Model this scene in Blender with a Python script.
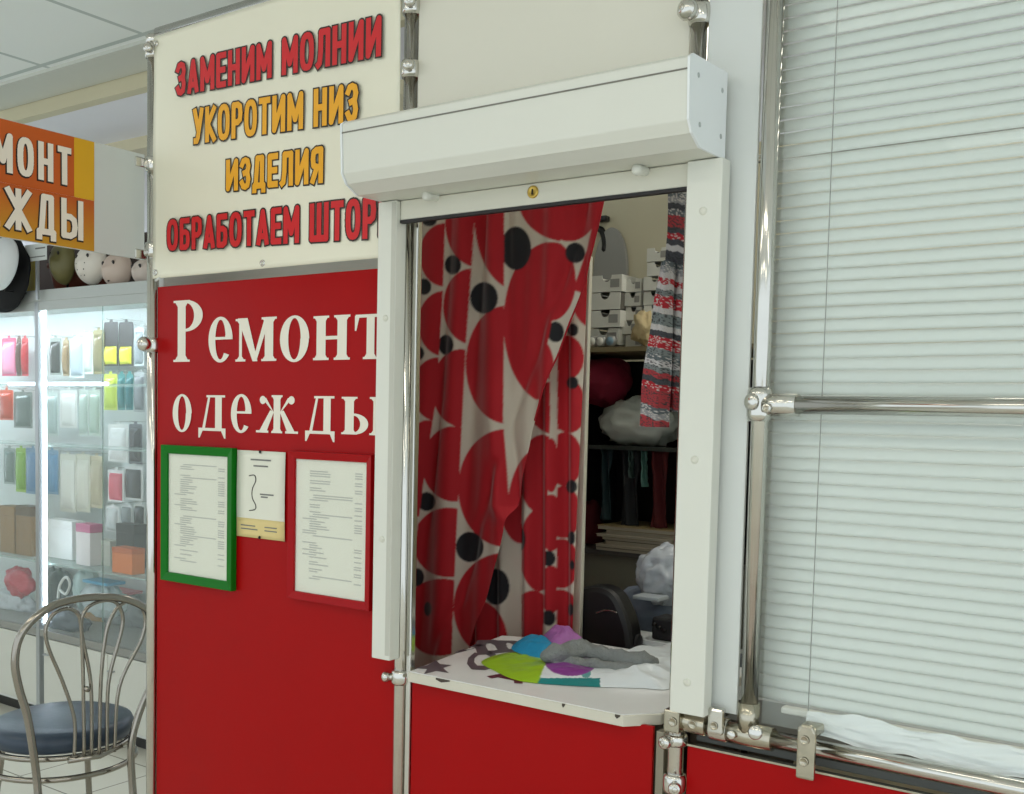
import bpy, bmesh, math, random
import numpy as np
from mathutils import Vector, Matrix, noise
S = bpy.context.scene
for o in list(bpy.data.objects): bpy.data.objects.remove(o)
COL = S.collection

# ------------------------------------------------------------------ camera
F, CX, PY = 1056.0, 512.0, 485.2292
R = np.array([[0.81863477, 0.05426661, -0.57174492],
              [0.57384787, -0.03716761, 0.81811808],
              [0.02314611, -0.99783451, -0.06156748]])
CAM = np.array([1.43847, -1.662095, 1.55])
cd = bpy.data.cameras.new('camera'); cam = bpy.data.objects.new('camera', cd); COL.objects.link(cam)
mw = Matrix.Identity(4)
for i in range(3):
    mw[i][0] = R[i, 0]; mw[i][1] = -R[i, 1]; mw[i][2] = -R[i, 2]; mw[i][3] = CAM[i]
cam.matrix_world = mw
cd.sensor_fit = 'HORIZONTAL'; cd.sensor_width = 36; cd.lens = 36 * F / 1024
cd.shift_y = (PY - 397) / 1024; cd.clip_start = 0.02; cd.clip_end = 60
S.camera = cam
# ------------------------------------------------------------------ world, exposure
w = bpy.data.worlds.new('world'); S.world = w; w.use_nodes = True
w.node_tree.nodes['Background'].inputs[0].default_value = (0.86, 0.95, 1.0, 1)
w.node_tree.nodes['Background'].inputs[1].default_value = 1.5
S.view_settings.view_transform = 'Standard'; S.view_settings.look = 'None'
S.view_settings.gamma = 1; S.view_settings.use_curve_mapping = False
S.view_settings.exposure = -0.20
LAMP = 5.0          # ceiling lamp emission
# ceiling lamps: (x, y, z, half length x, half length y, strength factor)
LAMPS = [(-0.9, -1.55, 2.79, .6, .09, 1.5), (0.9, -1.55, 2.79, .6, .09, 1.5), (2.7, -1.55, 2.79, .6, .09, 1.5),
         (-0.9, -3.2, 2.79, .6, .15, 1), (0.9, -3.2, 2.79, .6, .15, 1), (2.7, -3.2, 2.79, .6, .15, 1),
         (-3.0, -1.25, 2.79, .6, .15, 1), (0.9, 1.0, 2.73, .6, .15, 1.9), (-2.6, 2.6, 2.73, .6, .15, 1.5)]

def ray(x, y): return R @ np.array([x - CX, y - PY, F])
def P(x, y, Y=0.0):
    r = ray(x, y); return CAM + r * ((Y - CAM[1]) / r[1])
def PX(x, y, X):
    r = ray(x, y); return CAM + r * ((X - CAM[0]) / r[0])
def PZ(x, y, Z):
    r = ray(x, y); return CAM + r * ((Z - CAM[2]) / r[2])
def PN(x, y, q, n):
    r = ray(x, y); return CAM + r * (np.dot(np.array(q) - CAM, n) / np.dot(r, n))
def PD(x, y, d): return CAM + ray(x, y) / F * d

# ------------------------------------------------------------------ materials
def lin(c):
    return tuple((v / 255 / 12.92 if v / 255 <= .04045 else ((v / 255 + .055) / 1.055) ** 2.4) for v in c) + (1,)
MATS = {}
def mat(name, c, rough=.5, metal=0, emit=0, trans=0, alpha=1, var=0, scale=8, bump=0, bscale=60, attr=False, sheen=0, spec=None, stretch=None, coat=0):
    if name in MATS: return MATS[name]
    m = bpy.data.materials.new(name); m.use_nodes = True; nt = m.node_tree; b = nt.nodes['Principled BSDF']
    c = lin(c); b.inputs['Base Color'].default_value = c
    b.inputs['Roughness'].default_value = rough; b.inputs['Metallic'].default_value = metal
    if emit: b.inputs['Emission Color'].default_value = c; b.inputs['Emission Strength'].default_value = emit
    if trans: b.inputs['Transmission Weight'].default_value = trans; b.inputs['IOR'].default_value = 1.3
    if alpha < 1: b.inputs['Alpha'].default_value = alpha
    if sheen: b.inputs['Sheen Weight'].default_value = sheen
    if coat: b.inputs['Coat Weight'].default_value = coat
    if spec is not None: b.inputs['Specular IOR Level'].default_value = spec
    tc = nt.nodes.new('ShaderNodeTexCoord'); src = tc.outputs['Object']
    if stretch:
        mp = nt.nodes.new('ShaderNodeMapping'); mp.inputs['Scale'].default_value = stretch
        nt.links.new(src, mp.inputs[0]); src = mp.outputs[0]
    if attr:
        a = nt.nodes.new('ShaderNodeAttribute'); a.attribute_name = 'pattern'; col = a.outputs['Color']
        nt.links.new(col, b.inputs['Base Color'])
    if var and not attr:
        n = nt.nodes.new('ShaderNodeTexNoise'); n.inputs['Scale'].default_value = scale; n.inputs['Detail'].default_value = 5
        r = nt.nodes.new('ShaderNodeMapRange'); r.inputs[3].default_value = 1 - var; r.inputs[4].default_value = 1 + var
        mx = nt.nodes.new('ShaderNodeVectorMath'); mx.operation = 'SCALE'; mx.inputs[0].default_value = c[:3]
        nt.links.new(src, n.inputs[0]); nt.links.new(n.outputs[0], r.inputs[0]); nt.links.new(r.outputs[0], mx.inputs['Scale'])
        nt.links.new(mx.outputs[0], b.inputs['Base Color'])
        r2 = nt.nodes.new('ShaderNodeMapRange'); r2.inputs[3].default_value = max(.02, rough - .08); r2.inputs[4].default_value = min(1, rough + .08)
        nt.links.new(n.outputs[0], r2.inputs[0]); nt.links.new(r2.outputs[0], b.inputs['Roughness'])
    if bump:
        n2 = nt.nodes.new('ShaderNodeTexNoise'); n2.inputs['Scale'].default_value = bscale
        bp = nt.nodes.new('ShaderNodeBump'); bp.inputs['Strength'].default_value = bump; bp.inputs['Distance'].default_value = .01
        nt.links.new(src, n2.inputs[0]); nt.links.new(n2.outputs[0], bp.inputs['Height']); nt.links.new(bp.outputs[0], b.inputs['Normal'])
    MATS[name] = m; return m

chrome = mat('chrome', (205, 203, 196), .13, 1, var=.08, scale=20)
chrome_d = mat('worn_nickel', (178, 172, 155), .2, 1, var=.2, scale=60)
dark_m = mat('dark_metal', (45, 45, 44), .4, .8)
white_al = mat('white_painted_aluminium', (218, 219, 208), .38, var=.02)
white_pl = mat('white_plastic_panel', (214, 218, 214), .42, var=.02, scale=4)
cream_pl = mat('cream_plastic_panel', (222, 219, 204), .5, var=.02, scale=3)
banner_m = mat('cream_banner_vinyl', (234, 231, 210), .4, var=.025, scale=4, bump=.04, bscale=5)
red_m = mat('red_panel', (160, 7, 9), .38, var=.07, scale=5, bump=.02, bscale=60, spec=.12)
letter_m = mat('cream_letter_vinyl', (232, 226, 210), .5)
p_red = mat('print_red', (205, 22, 30), .45); p_yel = mat('print_yellow', (236, 168, 24), .45); p_blk = mat('print_black', (34, 24, 18), .5)
green_m = mat('green_painted_frame', (10, 108, 20), .35, var=.06, spec=.15)
redfr_m = mat('red_painted_frame', (158, 8, 14), .35, var=.05, spec=.15)
paper_m = mat('paper', (226, 226, 210), .7, var=.02); ink_m = mat('grey_ink', (120, 120, 116), .8); ink2 = mat('faded_ink', (182, 182, 172), .8)
tan_m = mat('tan_paper', (222, 202, 140), .7)
blind_m = mat('blind_slat_white', (212, 220, 214), .4)
glass_m = mat('glass', (240, 250, 246), .02, trans=0, alpha=.10, spec=.5)
glass_e = mat('glass_edge', (120, 165, 150), .05, alpha=.35)
black_m = mat('black_laminate', (26, 25, 25), .45, var=.1)
seat_m = mat('blue_grey_vinyl', (48, 62, 78), .33, var=.1, scale=14, bump=.05)

# ------------------------------------------------------------------ mesh helpers
class MB:
    def __init__(s): s.v = []; s.f = []; s.sm = []
    def add(s, vs, fs, smooth=False):
        k = len(s.v); s.v += [tuple(float(c) for c in v) for v in vs]
        for f in fs: s.f.append(tuple(i + k for i in f)); s.sm.append(smooth)
        return s
    def box(s, x0, x1, y0, y1, z0, z1):
        return s.add([(x0,y0,z0),(x1,y0,z0),(x1,y1,z0),(x0,y1,z0),(x0,y0,z1),(x1,y0,z1),(x1,y1,z1),(x0,y1,z1)],
                     [(0,3,2,1),(4,5,6,7),(0,1,5,4),(1,2,6,5),(2,3,7,6),(3,0,4,7)])
    def tube(s, pts, r, n=14, closed=False, caps=True):
        pts = [Vector([float(c) for c in p]) for p in pts]; m = len(pts); vs = []; fs = []
        rs = r if isinstance(r, (list, tuple)) else [r] * m
        up = None
        for i, p in enumerate(pts):
            a = pts[(i - 1) % m] if (closed or i > 0) else p; b = pts[(i + 1) % m] if (closed or i < m - 1) else p
            t = (b - a).normalized()
            if up is None: up = t.orthogonal().normalized()
            up = (up - t * up.dot(t)).normalized(); sd = t.cross(up)
            for k in range(n):
                an = 2 * math.pi * k / n; vs.append(p + (up * math.cos(an) + sd * math.sin(an)) * rs[i])
        L = m if closed else m - 1
        for i in range(L):
            j = (i + 1) % m
            for k in range(n): fs.append((i*n+k, i*n+(k+1) % n, j*n+(k+1) % n, j*n+k))
        s.add(vs, fs, True)
        if caps and not closed:
            k0 = len(s.v) - len(vs)
            s.f.append(tuple(k0 + k for k in reversed(range(n)))); s.f.append(tuple(k0 + (m-1)*n + k for k in range(n))); s.sm += [False, False]
        return s
    def lathe(s, c, axis, prof, n=20):
        """prof: list of (distance along axis, radius) from point c"""
        c = Vector([float(q) for q in c]); ax = Vector([float(q) for q in axis]).normalized()
        u = ax.orthogonal().normalized(); w2 = ax.cross(u); vs = []; fs = []
        for d, r in prof:
            for k in range(n):
                an = 2*math.pi*k/n; vs.append(c + ax*d + (u*math.cos(an) + w2*math.sin(an))*max(r, 1e-5))
        for i in range(len(prof)-1):
            for k in range(n): fs.append((i*n+k, i*n+(k+1) % n, (i+1)*n+(k+1) % n, (i+1)*n+k))
        return s.add(vs, fs, True)
    def prism(s, poly, fn, d0, d1):
        """poly: 2D outline, fn(u,v,d) -> 3D point"""
        n = len(poly); vs = [fn(u, v, d0) for u, v in poly] + [fn(u, v, d1) for u, v in poly]
        fs = [tuple(reversed(range(n))), tuple(range(n, 2*n))] + [(i, (i+1) % n, n+(i+1) % n, n+i) for i in range(n)]
        return s.add(vs, fs)
    def grid(s, fn, nu, nv, smooth=True):
        vs = [fn(i/(nu-1), j/(nv-1)) for j in range(nv) for i in range(nu)]
        fs = [(j*nu+i, j*nu+i+1, (j+1)*nu+i+1, (j+1)*nu+i) for j in range(nv-1) for i in range(nu-1)]
        return s.add(vs, fs, smooth)
    def build(s, name, m, parent=None, bevel=0, solid=0, recalc=True, color=None):
        vs = np.array(s.v); c = (vs.min(0) + vs.max(0)) / 2
        me = bpy.data.meshes.new(name); me.from_pydata([tuple(v) for v in (vs - c)], [], s.f); me.update()
        me.polygons.foreach_set('use_smooth', s.sm)
        if recalc:
            b = bmesh.new(); b.from_mesh(me); bmesh.ops.recalc_face_normals(b, faces=b.faces); b.to_mesh(me); b.free()
        for q in (m if isinstance(m, (list, tuple)) else [m]): me.materials.append(q)
        o = bpy.data.objects.new(name, me); COL.objects.link(o)
        pl = Vector((0, 0, 0)); p = parent
        while p is not None: pl += p.location; p = p.parent
        o.parent = parent; o.location = Vector([float(q) for q in c]) - pl
        if color is not None:
            a = me.color_attributes.new('pattern', 'FLOAT_COLOR', 'POINT')
            a.data.foreach_set('color', np.array(color(s.v) if getattr(color, 'vec', 0) else [color(v) for v in s.v], dtype=np.float32).ravel())
        if bevel:
            md = o.modifiers.new('bevel', 'BEVEL'); md.width = bevel; md.segments = 2; md.limit_method = 'ANGLE'
            md.harden_normals = False
        if solid:
            md = o.modifiers.new('solid', 'SOLIDIFY'); md.thickness = solid; md.offset = 0
        return o

def tag(o, label, cat, group=None):
    o['label'] = label; o['category'] = cat
    if group: o['group'] = group
    return o
def thing(name, loc, label, cat, group=None):
    o = bpy.data.objects.new(name, None); COL.objects.link(o); o.location = [float(q) for q in loc]; o.empty_display_size = .05
    return tag(o, label, cat, group)
def struct(o): o['kind'] = 'structure'; return o
def smooth_path(pts, k=6, closed=False):
    pts = [np.array(p, float) for p in pts]; n = len(pts); out = []
    for i in range(n if closed else n - 1):
        if closed: a, b, c, d = pts[(i-1) % n], pts[i], pts[(i+1) % n], pts[(i+2) % n]
        else: a, b, c, d = pts[max(i-1, 0)], pts[i], pts[i+1], pts[min(i+2, n-1)]
        for q in range(k):
            t = q / k
            out.append(.5*((2*b) + (-a+c)*t + (2*a-5*b+4*c-d)*t*t + (-a+3*b-3*c+d)*t**3))
    if not closed: out.append(pts[-1])
    return out
rnd = random.Random(7)
def fbm(p, sc, o=3): return noise.fractal(Vector([float(q) for q in p]) * sc, 1.0, 2.0, o)

# block letters drawn as thick strokes: skeletons in a unit box
_o = [(.5+.5*math.cos(a)*abs(math.cos(a))**-.25, .5+.5*math.sin(a)*abs(math.sin(a))**-.25) if abs(math.cos(a)) > 1e-6 and abs(math.sin(a)) > 1e-6 else (.5+.5*math.cos(a), .5+.5*math.sin(a)) for a in [2*math.pi*k/24 for k in range(25)]]
SK = {
 'А': (1.05, [[(0,0),(.5,1),(1,0)], [(.15,.2),(.85,.2)]]), 'Б': (1, [[(.95,1),(0,1),(0,0),(.6,0),(.92,.08),(1,.28),(.92,.5),(.6,.57),(0,.57)]]),
 'Д': (1.15, [[(0,-.16),(0,0),(1,0),(1,-.16)], [(.15,0),(.32,1),(.84,1),(.84,0)]]), 'Е': (.9, [[(1,1),(0,1),(0,0),(1,0)], [(0,.5),(.9,.5)]]),
 'Ж': (1.45, [[(.5,0),(.5,1)], [(0,1),(.5,.5),(0,0)], [(1,1),(.5,.5),(1,0)]]),
 'З': (.95, [[(0,.84),(.2,.97),(.5,1),(.85,.95),(1,.77),(.85,.57),(.4,.52)], [(.85,.5),(1,.27),(.85,.06),(.5,0),(.2,.03),(0,.16)]]),
 'И': (1.1, [[(0,1),(0,0),(1,1),(1,0)]]), 'К': (1, [[(0,0),(0,1)], [(1,1),(.12,.5),(1,0)]]), 'Л': (1.1, [[(0,0),(.15,.05),(.26,.4),(.28,1),(1,1),(1,0)]]),
 'М': (1.3, [[(0,0),(0,1),(.5,.25),(1,1),(1,0)]]), 'Н': (1.05, [[(0,0),(0,1)], [(1,0),(1,1)], [(0,.5),(1,.5)]]), 'О': (1.1, [_o]),
 'Р': (.98, [[(0,0),(0,1),(.6,1),(.92,.93),(1,.72),(.92,.51),(.6,.43),(0,.43)]]), 'Т': (.98, [[(0,1),(1,1)], [(.5,0),(.5,1)]]),
 'У': (1, [[(0,1),(.52,.36)], [(1,1),(.45,.1),(.3,0),(.1,0)]]), 'Ш': (1.5, [[(0,1),(0,0),(1,0),(1,1)], [(.5,0),(.5,1)]]),
 'Ы': (1.35, [[(0,1),(0,0),(.38,0),(.6,.08),(.66,.28),(.6,.48),(.38,.56),(0,.56)], [(1,0),(1,1)]]),
 'Я': (1, [[(1,0),(1,1),(.4,1),(.08,.93),(0,.72),(.08,.51),(.4,.43),(1,.43)], [(.5,.43),(0,0)]]),
 'B': (1, [[(0,0),(0,1),(.6,1),(.95,.9),(.95,.62),(.6,.52),(0,.52)], [(.6,.52),(1,.4),(1,.12),(.6,0),(0,0)]]),
 'C': (1, [[(1,.8),(.8,.97),(.45,1),(.1,.85),(0,.5),(.1,.15),(.45,0),(.8,.03),(1,.2)]]),
 'S': (1, [[(1,.82),(.7,1),(.3,1),(0,.82),(.05,.6),(.9,.42),(1,.2),(.7,0),(.3,0),(0,.18)]]), ' ': (.5, [])}
SK['A'] = SK['А']
def advance(body, gap=.32):
    x = 0; pos = []
    for ch in body: pos.append(x); x += SK[ch][0]+gap
    return pos, x-gap
def stroke_text(mb, body, W, Hh, hw, fn, ins=None, gap=.32):
    """letters W wide and Hh high in metres, stroke half width hw; fn(s,t,k) -> 3D; ins = half width used to inset the skeleton"""
    ins = hw if ins is None else ins
    pos, tot = advance(body, gap); u = W/tot; q = 0
    for ch, p in zip(body, pos):
        w_, paths = SK[ch]; x0 = p*u+ins; x1 = (p+w_)*u-ins
        for path in paths:
            P2 = [(x0+(x1-x0)*a, ins+(Hh-2*ins)*b) for a, b in path]
            for i, (a, b) in enumerate(zip(P2[:-1], P2[1:])):
                d = np.array([b[0]-a[0], b[1]-a[1]]); L = np.linalg.norm(d); n_ = np.array([-d[1], d[0]])/L*hw
                q += 1; k = (q % 9)*.000008
                e0 = d/L*hw*(.98 if i == 0 else 0); e1 = d/L*hw*(.98 if i == len(P2)-2 else 0)
                A_, B_ = np.array(a)-e0, np.array(b)+e1
                mb.add([fn(*(A_+n_), k), fn(*(A_-n_), k), fn(*(B_-n_), k), fn(*(B_+n_), k)], [(0, 1, 2, 3)])
            for a in P2[1:-1]:
                q += 1; k = (q % 9)*.000008
                mb.add([fn(a[0]+hw*1.06*math.cos(2*math.pi*j/12), a[1]+hw*1.06*math.sin(2*math.pi*j/12), k) for j in range(12)], [tuple(range(12))])
    return mb

# ------------------------------------------------------------------ room shell
def floor_mat():
    m = bpy.data.materials.new('floor_tiles'); m.use_nodes = True; nt = m.node_tree; b = nt.nodes['Principled BSDF']
    tc = nt.nodes.new('ShaderNodeTexCoord'); br = nt.nodes.new('ShaderNodeTexBrick'); br.offset = 0
    br.inputs['Scale'].default_value = 1; br.inputs['Brick Width'].default_value = .4; br.inputs['Row Height'].default_value = .4
    br.inputs['Mortar Size'].default_value = .004
    br.inputs['Color1'].default_value = lin((222, 218, 204)); br.inputs['Color2'].default_value = lin((216, 211, 196)); br.inputs['Mortar'].default_value = lin((150, 145, 132))
    nt.links.new(tc.outputs['Object'], br.inputs[0]); nt.links.new(br.outputs[0], b.inputs['Base Color']); b.inputs['Roughness'].default_value = .25
    return m
def ceil_mat():
    m = bpy.data.materials.new('ceiling_tiles'); m.use_nodes = True; nt = m.node_tree; b = nt.nodes['Principled BSDF']
    tc = nt.nodes.new('ShaderNodeTexCoord'); mp = nt.nodes.new('ShaderNodeMapping'); mp.inputs['Location'].default_value = CEIL_OFF
    br = nt.nodes.new('ShaderNodeTexBrick'); br.offset = 0
    br.inputs['Scale'].default_value = 1; br.inputs['Brick Width'].default_value = .6; br.inputs['Row Height'].default_value = .6
    br.inputs['Mortar Size'].default_value = .011; br.inputs['Mortar Smooth'].default_value = .1
    br.inputs['Color1'].default_value = lin((240, 243, 240)); br.inputs['Color2'].default_value = lin((236, 240, 237)); br.inputs['Mortar'].default_value = lin((186, 194, 190))
    nt.links.new(tc.outputs['Object'], mp.inputs[0]); nt.links.new(mp.outputs[0], br.inputs[0]); nt.links.new(br.outputs[0], b.inputs['Base Color']); b.inputs['Roughness'].default_value = .5
    return m
CEIL_OFF = (0, 0, 0)
X0, X1, Y0, Y1, H = -6.0, 4.5, -4.6, 4.5, 2.8
YB = 0.78           # where the lower ceiling begins
struct(MB().box(X0, X1, Y0, Y1, -.1, 0).build('floor', floor_mat()))
# tiled ceiling: joints at X = -1.65 (running in Y) and Y = 0.57 (running in X)
cx_, cy_ = (X0+X1)/2, (Y0+YB)/2
CEIL_OFF = ((-(-1.65-cx_)) % .6, (-(0.56-cy_)) % .6, 0)
struct(MB().box(X0, X1, Y0, YB, H, H+.1).build('ceiling', ceil_mat()))
struct(MB().box(X0, X1, YB+.045, Y1, H-.06, H+.1).build('ceiling_rear', mat('lavender_white_ceiling', (236, 236, 244), .5, var=.02)))
struct(MB().box(X0, X1, YB, YB+.045, H-.066, H+.1).build('trim_1', mat('beige_trim', (206, 198, 168), .5, var=.03)))
struct(MB().box(X0, X1, YB-.19, YB-.004, H-.012, H).build('trim_2', mat('grey_ceiling_strip', (204, 205, 196), .5, var=.04)))
wall_m = mat('wall_paint', (206, 202, 190), .7, var=.02)
struct(MB().box(X0, X1, Y1, Y1+.1, 0, 1.7).build('wall_back', wall_m))
win_m = mat('window_frame_white', (225, 226, 222), .4)
def window(n, a, b, z0, z1, along):
    w_ = thing('window_%d' % n, (0, 0, 0), 'x', 'x')
    for k in ('label', 'category'): del w_[k]
    struct(w_)
    for i in range(7):
        t_ = a+(b-a)*i/6
        (MB().box(t_-.03, t_+.03, Y1+.02, Y1+.08, z0+.05, z1-.05) if along == 'x' else MB().box(X0-.08, X0-.02, t_-.03, t_+.03, z0+.05, z1-.05)).build('mullion', win_m, w_)
    for za_, zb_2 in ((z0, z0+.05), (z1-.05, z1)):
        (MB().box(a-.03, b+.03, Y1+.01, Y1+.09, za_, zb_2) if along == 'x' else MB().box(X0-.09, X0-.01, a-.03, b+.03, za_, zb_2)).build('frame_bar', win_m, w_)
window(1, X0+.03, X1-.03, 1.7, H, 'x'); window(2, Y0+.03, Y1-.03, 1.0, H, 'y')  # left window band is unseen, added to let more world light onto the ceiling
struct(MB().box(X0-.1, X0, Y0, Y1, 0, 1.0).build('wall_left', wall_m))
# soffit beam and bright high window at the back left
bz = PZ(120, 141, H-.06)
struct(MB().box(X0, -1.0, bz[1], bz[1]+.25, H-.11, H-.06).build('trim_3', MATS['beige_trim']))
for i, (lx, ly, lz, hx, hy, k) in enumerate(LAMPS):
    t = thing('ceiling_lamp', (lx, ly, lz), 'long rectangular ceiling lamp ' + ['above the kiosk front, left', 'above the kiosk front, centre', 'above the kiosk front, right', 'behind the viewer, left', 'behind the viewer, centre', 'behind the viewer, right', 'over the aisle far left', 'over the inside of the kiosk', 'over the display case'][i], 'lamp', 'ceiling lamps')
    MB().box(lx-hx-.02, lx+hx+.02, ly-hy-.02, ly+hy+.02, lz-.012, lz+.008).build('frame', white_al, t, bevel=.003)
    MB().box(lx-hx, lx+hx, ly-hy, ly+hy, lz-.016, lz-.0125).build('diffuser', mat('lamp_diffuser_%d' % i, (255, 250, 238), .5, emit=LAMP*k), t)

# ------------------------------------------------------------------ kiosk poles and rails
PR = .0145
XL = float(P(153, 300)[0]); XM = .004; XJ = .640; XR = .772; XE = 1.95
ZT = 2.475; ZRAIL = float(P(880, 406)[2]); ZLOW = float(P(900, 765, -.002)[2])
def knob(mb, c, d, r=.011, l=.02):
    mb.lathe(c, d, [(0, r*.7), (l*.35, r*.75), (l*.45, r), (l*.8, r), (l, r*.75), (l*1.02, 0)], 16)
def collar_prof(r, h): return [(-h/2, r*.98), (-h/2, r*1.28), (-h*.3, r*1.42), (0, r*1.46), (h*.3, r*1.42), (h/2, r*1.28), (h/2, r*.98)]
def clamp(parent, c, d, h=.034, label=None, r=PR, axis=(0, 0, 1), ball=False):
    """pipe clamp: collar round the pipe, a boss with a sunken screw"""
    c = np.array(c, float); d = np.array(d, float); d = d/np.linalg.norm(d)
    m = MB(); m.lathe(c, axis, collar_prof(r, h), 20)
    o = m.build('clamp', chrome, parent)
    if label: o['label'] = label
    b = MB(); bc = c + d*r*1.3
    if ball:
        b.lathe(bc, d, [(0, .012), (.006, .016), (.014, .0185), (.022, .016), (.028, .009), (.029, 0)], 18)
    else: knob(b, bc, d, .0115, .02)
    k = b.build('boss', chrome, o)
    s_ = MB(); e = bc + d*(.0285 if ball else .0202); s_.lathe(e, d, [(-.001, .0052), (.001, .0052), (.0012, .0046), (-.0004, .0040), (-.0004, 0)], 12)
    s_.build('screw', chrome_d, o)
    return o
def pole(x, y, z0, z1, label, foot=True, cap=True):
    t = thing('chrome_pole', (x, y, z0), label, 'pole', 'chrome poles of the kiosk')
    MB().tube([(x, y, z0+(.006 if foot else 0)), (x, y, z1)], PR, 24).build('tube', chrome, t)
    if foot: MB().lathe((x, y, 0), (0, 0, 1), [(0, .04), (.004, .04), (.008, .03), (.012, .017), (.03, .0165), (.03, .0145)], 24).build('foot_flange', chrome, t)
    if cap: MB().lathe((x, y, z1), (0, 0, 1), [(-.02, .0150), (-.02, .0185), (.0, .0185), (.006, .015), (.009, .006), (.009, 0)], 20).build('cap', chrome, t)
    return t
pl = pole(XL, 0, 0, ZT-.005, 'tall chrome pole at the left end of the kiosk, beside the cream banner')
o_ = clamp(pl, (XL, 0, ZT-.04), (.55, -1, 0), label='chrome corner clamp at the pole top')
clamp(pl, (XL, 0, P(152, 165)[2]), (-.6, -1, 0)); clamp(pl, (XL, 0, P(152, 250)[2]), (-.6, -1, 0)); clamp(pl, (XL, 0, P(152, 345)[2]), (.25, -1, 0), ball=True)
pm = pole(XM, 0, 0, ZT-.02, 'chrome pole at the left side of the serving window', cap=False)
clamp(pm, (XM, 0, P(415, 6)[2]), (.6, -1, 0)); clamp(pm, (XM, 0, P(415, 69)[2]), (.6, -1, 0))
clamp(pm, (XM, 0, P(398, 676)[2]), (-.9, -.8, 0), h=.03)
pj = pole(XJ, 0, 0, ZT-.02, 'chrome pole behind the right guide rail of the window', cap=False)
clamp(pj, (XJ, 0, P(694, 16)[2]), (-.25, -1, 0), ball=True); clamp(pj, (XJ, 0, P(680, 784)[2]), (.5, -1, 0))
clamp(pj, (XJ, 0, P(680, 740)[2]), (-.2, -1, 0), h=.02)
pr = pole(XR, 0, ZLOW+.016, ZT-.02, 'chrome pole between the white panel and the blind window', foot=False, cap=False)
pe = pole(XE, 0, 0, ZT-.02, 'chrome pole at the far right end of the kiosk front', cap=False)
def rail(a, b, label, name='chrome_rail'):
    t = thing(name, ((a[0]+b[0])/2, a[1], a[2]), label, 'rail', 'chrome rails of the kiosk')
    MB().tube([a, b], PR, 24).build('tube', chrome, t); return t
rt = rail((XL+.02, 0, ZT), (XE, 0, ZT), 'chrome rail along the very top of the kiosk above the banner')
rm = rail((XR+.04, -.006, ZRAIL), (XE-.016, -.006, ZRAIL), 'horizontal chrome rail crossing the blind window at mid height')
# tee socket of the middle rail
c = MB(); c.lathe((XR, -.004, ZRAIL), (0, 0, 1), collar_prof(PR, .055), 20); c.tube([(XR, -.004, ZRAIL), (XR+.066, -.006, ZRAIL)], .0185, 20)
so = c.build('socket', chrome, rm)
c = MB(); knob(c, (XR-.002, -.018, ZRAIL+.004), (-.35, -1, 0), .014, .014); c.build('boss', chrome, so)
c = MB(); knob(c, (XR+.02, -.02, ZRAIL-.006), (.1, -1, 0), .008, .008); c.build('boss', chrome, so)
MB().lathe((XR+.0208, -.0285, ZRAIL-.006), (.1, -1, 0), [(0, .005), (.0008, .005), (.0008, .0035), (0, .003), (0, 0)], 12).build('screw', chrome_d, so)
# lower rail with its fittings
rl = rail((XJ+.02, -.002, ZLOW), (XE-.016, -.002, ZLOW), 'thick lower chrome rail under the blind window above the red panel')
c = MB(); c.tube([(XR-.045, -.002, ZLOW), (XR+.045, -.002, ZLOW)], .0195, 20); c.tube([(XR, -.002, ZLOW), (XR, -.001, ZLOW+.055)], .0185, 20)
tee = c.build('tee_fitting', chrome_d, rl)
c = MB(); knob(c, (XR-.02, -.019, ZLOW), (-.1, -1, .1), .008, .007); c.build('boss', chrome, tee)
c = MB(); knob(c, (XR+.022, -.019, ZLOW+.012), (.1, -1, .2), .012, .010); c.build('boss', chrome, tee)
c = MB(); c.tube([(XJ+.002, -.002, ZLOW+.004), (XJ+.06, -.002, ZLOW+.002)], .0195, 20)
c.box(XJ-.012, XJ+.018, -.028, .02, ZLOW-.016, ZLOW+.024)
el = c.build('elbow_fitting', chrome_d, rl, bevel=.003)
c = MB()
for dx in (.006, .04): c.lathe((XJ+dx, -.029 if dx < .02 else -.0215, ZLOW+.004), (0, -1, 0), [(0, .008), (.0012, .008), (.0012, .006), (.0, .005), (0, 0)], 14)
c.build('screw', chrome_d, el)
# small saddle clamp that holds the white panel (px 715,735)
c = MB(); sx = P(716, 735, -.02)[0]
c.tube([(sx-.018, -.002, ZLOW), (sx+.018, -.002, ZLOW)], .0205, 20); c.box(sx-.013, sx+.015, -.03, -.012, ZLOW-.004, ZLOW+.042)
sc = c.build('panel_clamp', chrome, rl, bevel=.005)
c = MB(); c.lathe((sx, -.031, ZLOW+.012), (0, -1, 0), [(0, .007), (.0012, .007), (.0012, .005), (.0, .0045), (0, 0)], 14); c.build('screw', chrome_d, sc)
# tall plate clamp (px 806,752)
c = MB(); qx = P(807, 750, -.025)[0]; zt = P(808, 725, -.03)[2]; zb = P(806, 780, -.03)[2]
pts = [(qx-.0155, zb), (qx+.0155, zb), (qx+.0155, zt-.012), (qx+.009, zt), (qx-.009, zt), (qx-.0155, zt-.012)]
c.prism(pts, lambda u, v, d: (u, d, v), -.032, -.0235)
c.box(qx-.0155, qx+.0155, -.03, .012, zt-.02, zt-.004)
pc = c.build('plate_clamp', chrome_d, rl, bevel=.004)
c = MB()
for zz in (.33, .72):
    c.lathe((qx-.002, -.0335, zb+(zt-zb)*zz), (0, -1, 0), [(0, .0075), (.0015, .0075), (.0015, .0058), (.0, .005), (0, 0)], 14)
c.build('screw', chrome_d, pc)

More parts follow.
